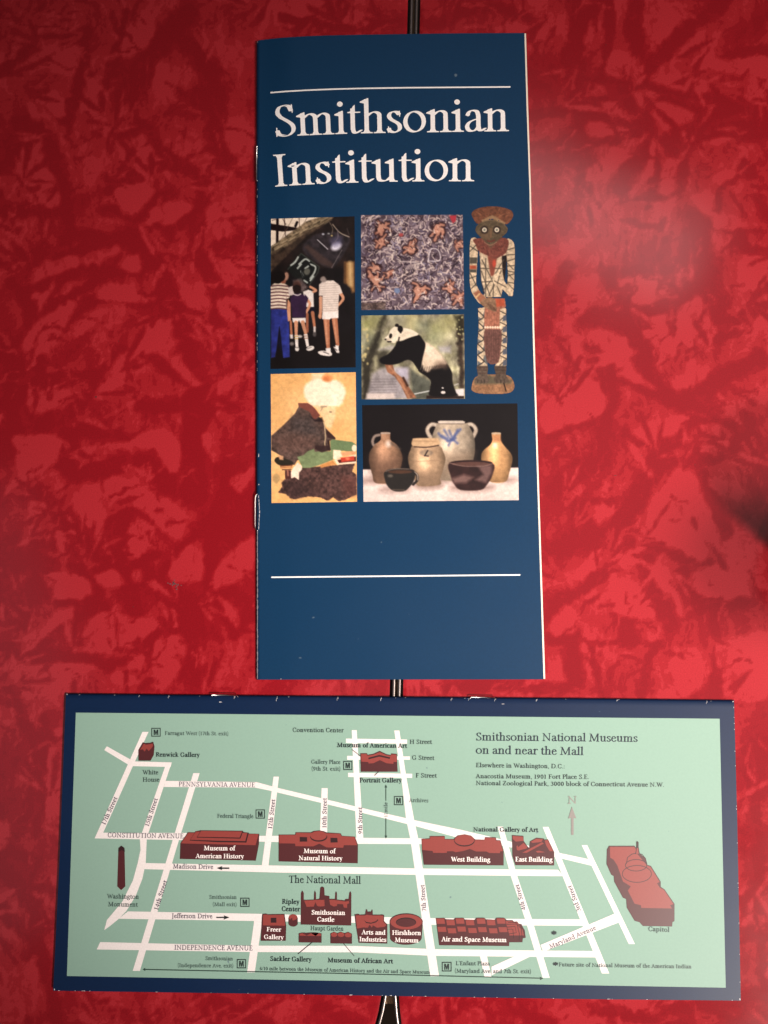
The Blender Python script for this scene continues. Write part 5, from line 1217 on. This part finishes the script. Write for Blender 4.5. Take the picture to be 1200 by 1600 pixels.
def paint_jars(p):
    X, Y = p.X, p.Y
    p.C[:] = (26, 20, 22); p.C += (fbm(X, Y, 200, 2, 3)[..., None]-.5)*8
    p.poly([(20, 524), (600, 520), (1170, 510), (1170, 770), (20, 770)], (234, 214, 206), 5); m = Y > 600; p.C[m] *= (1-0.06*np.clip((Y[m]-600)/160, 0, 1))[:, None]
    for cx, cy, rx, ry in ((90, 605, 70, 20), (260, 670, 110, 18), (500, 640, 110, 22), (620, 600, 90, 16), (820, 655, 160, 26), (1080, 598, 60, 18)): p.ell(cx, cy, rx, ry, (150, 122, 114), 0, 26, .8)
    # tall jar with handles
    for sx in (-1, 1):
        p.line([(672+sx*85, 215), (672+sx*140, 198), (672+sx*175, 235), (672+sx*160, 280), (672+sx*140, 300)], 28, (182, 166, 150), 6); p.line([(672+sx*95, 212), (672+sx*140, 196), (672+sx*172, 230)], 8, (214, 202, 188), 6, .7)
    jar(p, [(580, 190), (760, 190), (800, 215), (835, 300), (838, 400), (810, 520), (780, 590), (600, 600), (565, 500), (535, 380), (532, 290), (560, 210)], (188, 170, 150), 0, 0, 672, 160)
    p.poly([(572, 178), (590, 172), (750, 172), (770, 180), (762, 196), (580, 196)], (206, 192, 178), 4); p.line([(580, 195), (762, 195)], 6, (120, 104, 94)); p.poly([(600, 400), (830, 400), (800, 540), (780, 560), (600, 590)], (132, 110, 92), 40, al=.6)
    for l in [[(580, 265), (600, 290), (650, 315)], [(600, 280), (640, 300)], [(620, 240), (650, 290), (672, 310)], [(655, 245), (678, 300)], [(735, 235), (700, 275), (680, 305)], [(715, 240), (690, 290)], [(650, 350), (668, 315)], [(690, 315), (715, 335)], [(640, 320), (680, 310), (700, 300)]]: p.line(l, 15, (78, 92, 142), 9, .8)
    # left jug
    p.line([(150, 275), (118, 285), (102, 320), (112, 352), (130, 345)], 20, (150, 132, 122), 5)
    jar(p, [(165, 260), (225, 260), (232, 310), (280, 350), (315, 420), (312, 480), (285, 560), (245, 622), (125, 622), (100, 560), (78, 470), (82, 400), (120, 345), (160, 310)], (158, 122, 98), 0, 0, 198, 120)
    p.poly([(90, 440), (310, 440), (300, 540), (250, 620), (120, 600)], (98, 74, 64), 50, al=.5); p.line([(165, 262), (225, 262)], 12, (176, 156, 142)); p.ell(215, 340, 18, 22, (236, 222, 210), 0, 14, .8); p.line([(240, 335), (300, 375)], 16, (96, 84, 76), 8, .6)
    # right bottle
    jar(p, [(965, 262), (1022, 262), (1026, 310), (1050, 350), (1100, 410), (1110, 460), (1090, 540), (1060, 612), (950, 612), (900, 520), (885, 440), (900, 390), (950, 345), (966, 310)], (204, 158, 112), 0, 0, 996, 112)
    p.line([(966, 264), (1022, 264)], 12, (196, 176, 152)); p.ell(985, 350, 14, 18, (250, 238, 218), 0, 12, .9); p.poly([(968, 275), (1020, 275), (1030, 320), (975, 325)], (176, 116, 84), 14, al=.6)
    # middle crock
    jar(p, [(405, 350), (575, 350), (612, 400), (628, 450), (612, 520), (590, 590), (585, 635), (440, 645), (405, 600), (370, 510), (358, 440), (375, 385)], (190, 158, 128), 0, 0, 494, 136)
    p.poly([(390, 310), (415, 298), (560, 298), (578, 306), (575, 350), (400, 358)], (206, 172, 136), 5, smooth=True); p.line([(392, 318), (560, 322)], 6, (160, 126, 98), 6, .7); p.line([(402, 360), (490, 364), (578, 350)], 8, (70, 52, 46)); p.ell(490, 405, 46, 22, (120, 108, 98), 0, 9, .7); p.ell(490, 405, 30, 14, (190, 164, 136), 0, 8, .8); p.line([(478, 425), (500, 388)], 9, (54, 44, 44)); p.line([(478, 425), (505, 428)], 7, (54, 44, 44))
    p.poly([(380, 540), (600, 540), (585, 640), (440, 645)], (120, 98, 82), 40, al=.5); p.line([(370, 470), (490, 462), (615, 458)], 4, (150, 122, 98), 5, .6)
    # black cup
    p.line([(385, 535), (420, 560), (425, 600), (395, 632)], 18, (44, 38, 36), 4); p.line([(392, 535), (424, 560), (428, 600)], 6, (196, 176, 160), 4)
    p.poly([(192, 540), (300, 552), (400, 540), (402, 600), (370, 650), (330, 680), (260, 680), (215, 650), (192, 600)], (46, 42, 40), 4, smooth=True); p.ell(300, 536, 104, 20, (52, 44, 42)); p.ell(300, 541, 86, 13, (84, 60, 48)); p.ell(230, 570, 18, 10, (120, 110, 100), 0, 8, .8); p.line([(200, 536), (260, 520), (360, 520)], 5, (150, 134, 120), 4, .8); p.line([(250, 670), (330, 672)], 6, (130, 112, 100), 5, .7)
    # brown bowl
    p.poly([(655, 480), (810, 492), (970, 482), (968, 560), (930, 630), (880, 672), (740, 672), (690, 630), (665, 570)], (58, 38, 38), 5, smooth=True, tex=(40, .2)); p.ell(812, 478, 158, 22, (52, 34, 34)); p.ell(812, 484, 140, 15, (96, 68, 62))
    p.poly([(860, 500), (960, 495), (960, 550), (920, 620), (840, 600), (900, 560), (880, 530)], (128, 100, 96), 12, al=.85); p.poly([(670, 590), (760, 560), (830, 580), (780, 620), (690, 625)], (140, 110, 104), 14, al=.8); p.line([(660, 478), (760, 500), (900, 500), (965, 482)], 5, (160, 132, 122), 4, .8)

def paint_figure(p):
    X, Y = p.X, p.Y; p.C[:] = (84, 58, 46)
    shapes = []
    def S(pts, col, smooth=True, tex=(14, .25), keep=True):
        q = catmull(pts, True, 5) if smooth else pts
        if keep: shapes.append(q)
        p.poly(q, col, 3.5, tex=tex)
    WD, BR, RD, CR, DK_ = (150, 112, 84), (104, 82, 66), (138, 78, 64), (208, 186, 158), (66, 58, 54)
    S([(60, 1500), (80, 1430), (130, 1400), (230, 1395), (350, 1400), (400, 1450), (400, 1520), (330, 1550), (140, 1550), (70, 1530)], WD)
    p.poly([(80, 1440), (200, 1400), (390, 1440), (380, 1470), (90, 1475)], (90, 88, 74), 12, al=.8); p.line([(318, 1455), (340, 1530)], 8, (30, 20, 18))
    S([(108, 1320), (188, 1320), (190, 1400), (205, 1440), (180, 1465), (100, 1460), (92, 1430), (110, 1400)], (98, 84, 74)); S([(250, 1320), (335, 1320), (340, 1400), (362, 1440), (350, 1460), (260, 1460), (240, 1430), (255, 1400)], (92, 78, 68))
    for x in (110, 140, 165, 265, 295, 325): p.line([(x, 1440), (x, 1462)], 5, (60, 52, 46), 4)
    for y in (1340, 1360, 1385): p.line([(108, y), (188, y)], 4, (70, 48, 42), 4, .7); p.line([(252, y), (336, y)], 4, (70, 48, 42), 4, .7)
    S([(112, 860), (190, 850), (188, 1325), (105, 1325), (105, 1200), (118, 1000)], CR, False); S([(275, 850), (340, 860), (348, 1100), (345, 1325), (252, 1325), (285, 1100)], CR, False)
    for k in range(5):
        y = 880+k*90; p.poly([(112, y), (160, y+50), (108, y+80)], DK_, 4, al=0.0)
        p.poly([(165, y), (190, y), (190, y+80), (150, y+45)], (108, 110, 110), 4); p.poly([(110, y+45), (150, y+70), (108, y+88)], (108, 112, 116), 4)
        p.line([(112, y), (165, y+50), (108, y+88)], 8, DK_, smooth=False); p.line([(284, y), (345, y+30)], 7, DK_); p.line([(345, y+30), (290, y+80)], 7, DK_); p.poly([(318, y+40), (346, y+38), (346, y+80), (310, y+85)], (92, 96, 108), 4)
    S([(170, 1030), (295, 1030), (298, 1180), (280, 1290), (240, 1312), (195, 1300), (168, 1200)], (122, 86, 78))
    for k in range(8): p.line([(178+k*15, 1040), (184+k*13, 1295)], 4, (84, 56, 52), 4, .8)
    S([(175, 780), (330, 780), (340, 850), (290, 870), (285, 1030), (162, 1030), (165, 900)], (168, 112, 92), False)
    for k in range(7): p.ell(172+k*20, 1015, 9, 10, (236, 214, 190))
    for k in range(5): p.line([(185+k*20, 900), (185+k*20, 1000)], 3, (140, 88, 72), 4, .7)
    # torso
    S([(120, 300), (330, 300), (345, 480), (330, 620), (300, 770), (160, 770), (130, 600), (125, 450)], CR, False)
    p.poly([(305, 440), (350, 430), (352, 700), (325, 640), (310, 560)], (36, 26, 26), 5); p.poly([(100, 440), (128, 440), (140, 640), (170, 740), (150, 760), (104, 640)], (36, 40, 60), 5)
    for l in [[(135, 540), (320, 540)], [(130, 650), (300, 640)], [(175, 460), (175, 770)], [(240, 580), (235, 770)], [(140, 560), (210, 760)], [(215, 640), (140, 740)], [(250, 640), (300, 760)], [(300, 560), (200, 760)], [(145, 470), (230, 640)], [(320, 470), (230, 620)]]: p.line(l, 8, (92, 82, 72), 4)
    p.poly([(190, 440), (270, 440), (240, 600), (215, 600)], RD, 6); p.ell(243, 500, 14, 30, (196, 84, 66), 0, 6)
    # arms
    S([(48, 330), (75, 290), (110, 310), (112, 420), (104, 560), (100, 660), (140, 740), (190, 790), (140, 830), (90, 780), (52, 700), (44, 560)], CR)
    for l in [[(50, 360), (110, 400)], [(108, 340), (50, 400)], [(48, 620), (100, 600)], [(50, 580), (100, 680)], [(60, 700), (105, 660)]]: p.line(l, 8, (80, 76, 68), 4)
    p.poly([(46, 450), (108, 450), (104, 500), (46, 500)], (90, 84, 74), 5); p.poly([(46, 515), (100, 515), (100, 545), (46, 545)], (176, 90, 64), 5); p.poly([(46, 548), (100, 548), (100, 572), (46, 572)], (84, 82, 74), 5); p.poly([(75, 740), (120, 710), (185, 790), (140, 830)], (160, 108, 84), 6); p.line([(95, 775), (125, 745)], 14, (216, 176, 130))
    S([(340, 320), (385, 310), (410, 370), (408, 560), (400, 720), (380, 760), (350, 740), (352, 560)], CR)
    for y in (390, 430, 480, 520, 560, 600, 650): p.line([(352, y), (408, y-18+(y % 3)*14)], 8, (84, 76, 66), 4)
    for y in (500, 580, 660): p.line([(355, y), (400, y+50)], 6, (84, 76, 66), 4)
    S([(235, 600), (280, 580), (340, 660), (395, 745), (370, 762), (300, 700), (240, 660)], CR, True); p.line([(245, 640), (340, 690)], 6, (80, 70, 62), 4); p.line([(285, 600), (270, 660)], 6, (80, 70, 62), 4)
    S([(140, 800), (190, 775), (245, 785), (262, 850), (255, 890), (225, 880), (180, 860), (140, 830)], (140, 110, 88)); p.poly([(255, 785), (325, 785), (328, 840), (262, 850)], (184, 92, 66), 5)
    for k in range(4): p.line([(185+k*14, 820+k*6), (225+k*12, 872+k*4)], 4, (96, 70, 58), 4)
    # beard and face
    S([(90, 300), (340, 295), (345, 400), (300, 440), (250, 460), (200, 440), (120, 400), (95, 350)], (124, 72, 62))
    for k in range(46):
        q = np.random.RandomState(k); x, y = q.uniform(105, 335), q.uniform(305, 430); p.line([(x, y), (x+6, y+14)], 5, [(92, 50, 46), (158, 104, 86)][k % 2], 4, .7)
    p.poly([(150, 300), (290, 300), (215, 380)], (104, 80, 64), 10)
    S([(100, 200), (150, 160), (215, 145), (290, 160), (348, 205), (345, 250), (300, 290), (215, 345), (150, 300), (98, 250)], (98, 84, 66))
    p.poly([(110, 250), (205, 250), (215, 320), (150, 300)], (120, 94, 74), 14, al=.6); p.line([(218, 220), (216, 285)], 14, (130, 100, 76), 6); p.line([(190, 315), (215, 322), (245, 312)], 12, (110, 60, 50), 5); p.line([(165, 330), (212, 352), (262, 328)], 6, (180, 140, 116), 4, .7)
    for x in (165, 265): p.ell(x, 228, 30, 32, (52, 40, 34), 0, 6); p.ell(x, 228, 19, 19, (232, 218, 198)); p.ell(x, 228, 9, 9, (60, 70, 60)); p.ell(x-1, 227, 3.5, 3.5, (220, 214, 200))
    S([(62, 90), (110, 55), (200, 38), (290, 42), (370, 65), (398, 100), (385, 145), (340, 185), (290, 155), (215, 140), (150, 158), (110, 180), (75, 140)], (118, 76, 58))
    for k in range(60):
        q = np.random.RandomState(100+k); a = q.uniform(-1.25, 1.25); r = q.uniform(.25, .9); x, y = 225+math.sin(a)*170*r, 150-math.cos(a)*100*r; p.line([(x, y), (x+math.sin(a)*22, y-10)], 6, [(84, 52, 40), (156, 108, 82), (134, 86, 60)][k % 3], 5, .7)
    p.poly([(140, 150), (230, 110), (335, 170), (330, 185), (230, 140), (150, 165)], (176, 146, 112), 6, al=.8); p.ell(228, 132, 44, 14, (150, 120, 92), 0, 12, .6)
    m = np.zeros(X.shape, bool)
    for s in shapes: m |= poly_sdf(X, Y, s) < 2.0
    return m

picture('picture', [(423.5, 342), (554, 338), (555.8, 574), (422.5, 576.5)], (410, 330, 6.277), paint_visitors, 'photograph of museum visitors seen from behind under a dark spacecraft')
picture('picture', [(564, 336), (723, 335.5), (725.5, 483), (564.5, 484.5)], (560, 330, 7.06), paint_squiggles, 'busy painting of pale squiggles and splayed orange shapes')
picture('picture', [(564.5, 493), (725, 491), (726.5, 623), (565, 624)], (560, 485, 7.06), paint_panda, 'photograph of a panda climbing on a branch')
picture('cut_out_figure', [(733, 321), (806, 321), (806, 617), (733, 617)], (725, 315, 5.165), paint_figure, 'cut out photograph of a carved wooden figure with painted patterns', 0.7)
picture('picture', [(423, 584.5), (555.8, 581.5), (558, 784), (424.3, 786)], (415, 575, 7.27), paint_portrait, 'painting of a seated robed figure on a peach ground')
picture('picture', [(565.8, 633), (808.5, 630.3), (810.5, 781.5), (568, 784)], (560, 620, 4.615), paint_jars, 'photograph of stoneware jars, a cup and a bowl on a white table')

# ------------------------------------------------------------------ pale chips along spines and corners: wear, plus a painted spine highlight
rs = np.random.RandomState(21)
def chips(name, S, spots, cov, bk, dz=30e-6):
    V = []; F = []
    for (x, y, w, h) in spots:
        n = 7; k = len(V); t = np.linspace(0, 2*math.pi, n, endpoint=False)
        px = x+w*np.cos(t)*rs.uniform(.5, 1.2, n); py = y+h*np.sin(t)*rs.uniform(.5, 1.2, n)
        P = S.P(px, py, dz); V += [tuple(q) for q in P]; F.append(tuple(range(k, k+n))[::-1])
    o = link(name, mesh_from(name, V, F), None, worn_glint_m); kid(o, cov, bk); o['kind'] = 'stuff'; return o
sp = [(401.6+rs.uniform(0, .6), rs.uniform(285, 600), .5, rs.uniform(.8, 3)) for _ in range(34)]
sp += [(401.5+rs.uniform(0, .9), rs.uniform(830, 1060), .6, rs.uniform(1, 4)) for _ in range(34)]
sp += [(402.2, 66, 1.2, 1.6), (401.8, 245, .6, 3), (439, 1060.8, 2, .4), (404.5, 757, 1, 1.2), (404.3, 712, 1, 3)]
sp += [(402.3, y, .9, 6) for y in range(832, 1058, 9)]  # worn fold widened into a painted gloss highlight on the lower spine
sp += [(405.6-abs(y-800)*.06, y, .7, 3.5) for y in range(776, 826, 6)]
chips('worn_spine_glint', B1, sp, cov1, bk1)
sp = [(rs.uniform(110, 1140), 0, rs.uniform(.5, 1.4), .4) for _ in range(14)]
sp = [(x, float(B2.T(x))+1.3+rs.uniform(0, .8), w, h) for x, _, w, h in sp]
for x, k in ((433, 5), (528, 4), (596, 4), (706, 3), (733, 2.5), (774, 3), (839, 3), (264, 3), (218, 2), (367, 3), (1105, 3), (965, 2)): sp += [(x, float(B2.T(x))+1.5+k*.4, .6, k*.5), (x-1.2, float(B2.T(x))+1.5+k, .4, k*.6)]
sp += [(rs.uniform(90, 1150), 0, rs.uniform(.6, 2), .45) for _ in range(24)]
sp = [(x, y if y else float(B2.B(x))-.5, w, h) for x, y, w, h in sp]
sp += [(float(B2.R(y))-.7, y, .5, rs.uniform(.5, 1.6)) for y in rs.uniform(1097, 1560, 18)]
sp += [(1156, 1561, 1.6, 2), (85, 1546, 1.2, 1.6), (104.6, 1085, 1.2, 1.2), (344, 1097, 3, .8), (786, 1100, 2.5, .4), (1145.5, 1096, 1.2, 1.2), (611, 1555.5, 2.2, .6), (548, 1554.6, 3, .7)]
chips('worn_edge', B2, sp, cov2, bk2)
# a grey smudge and a hair-thin scratch in the laminate
def smudge(pts, r, mat, name):
    V = []; F = []
    for (x, y, w, h) in pts:
        n = 8; k = len(V); t = np.linspace(0, 2*math.pi, n, endpoint=False)
        P = unproj(x+w*np.cos(t)*rs.uniform(.5, 1.3, n), y+h*np.sin(t)*rs.uniform(.5, 1.3, n), 15e-6); V += [tuple(q) for q in P]; F.append(tuple(range(k, k+n))[::-1])
    o = link(name, mesh_from(name, V, F), table, mat); o.matrix_parent_inverse = table.matrix_world.inverted(); o['kind'] = 'stuff'; return o
smudge([(272+rs.normal()*4, 914+rs.normal()*4, rs.uniform(.6, 1.8), rs.uniform(.6, 1.8)) for _ in range(16)], 0, plain('grey_smudge', (96, 62, 66), .6), 'smudge')
smudge([(150, 620, 1.6, 1.4), (160, 625, .5, .5), (1086, 726, .8, .6), (185, 533, 1, .8), (961, 743, 3, .5), (947, 70, .8, .6), (208, 948, .8, .8), (1003, 712, .7, .7)], 0, plain('crumb', (60, 20, 20), .7), 'speck')

# ------------------------------------------------------------------ an added cup, unseen beyond the right edge, placed to throw the soft shadow there
cup = thing('shadow_cup', (0.171, -0.004, 0), 'added small cream cup, out of view, shading the right edge of the red table', 'cup')
bpy.context.view_layer.update()
glaze = plain('cream_glaze', (196, 176, 156), 0.35, 0, 0.15, 200)
def lathe(name, prof, mat, n=40):
    V = []; F = []
    for r, z in prof:
        for k in range(n): t = 2*math.pi*k/n; V.append((r*math.cos(t), r*math.sin(t), z))
    for j in range(len(prof)-1):
        for k in range(n): F.append((j*n+k, j*n+(k+1) % n, (j+1)*n+(k+1) % n, (j+1)*n+k))
    F.append(tuple(range(n))[::-1])
    return link(name, mesh_from(name, V, F, True), cup, mat)
lathe('body', [(.012, .0004), (.014, .0015), (.018, .008), (.0205, .018), (.0215, .030), (.0222, .048), (.0224, .0525), (.0216, .053), (.0206, .051), (.0195, .030), (.0165, .009), (.008, .004), (.0002, .0035)], glaze)
hp = [(.0205+.010*math.sin(a), 0, .022+.010*math.cos(a)) for a in np.linspace(0.15, math.pi-0.15, 14)]
V = []; F = []
for i, q in enumerate(hp):
    a = np.linspace(0.15, math.pi-0.15, 14)[i]
    for k in range(10):
        t = 2*math.pi*k/10; rr_ = .002*math.cos(t); V.append((q[0]+rr_*math.sin(a), .0026*math.sin(t), q[2]+rr_*math.cos(a)))
for i in range(len(hp)-1):
    for k in range(10): F.append((i*10+k, (i+1)*10+k, (i+1)*10+(k+1) % 10, i*10+(k+1) % 10))
h_ = link('handle', mesh_from('handle', V, F, True), cup, glaze)
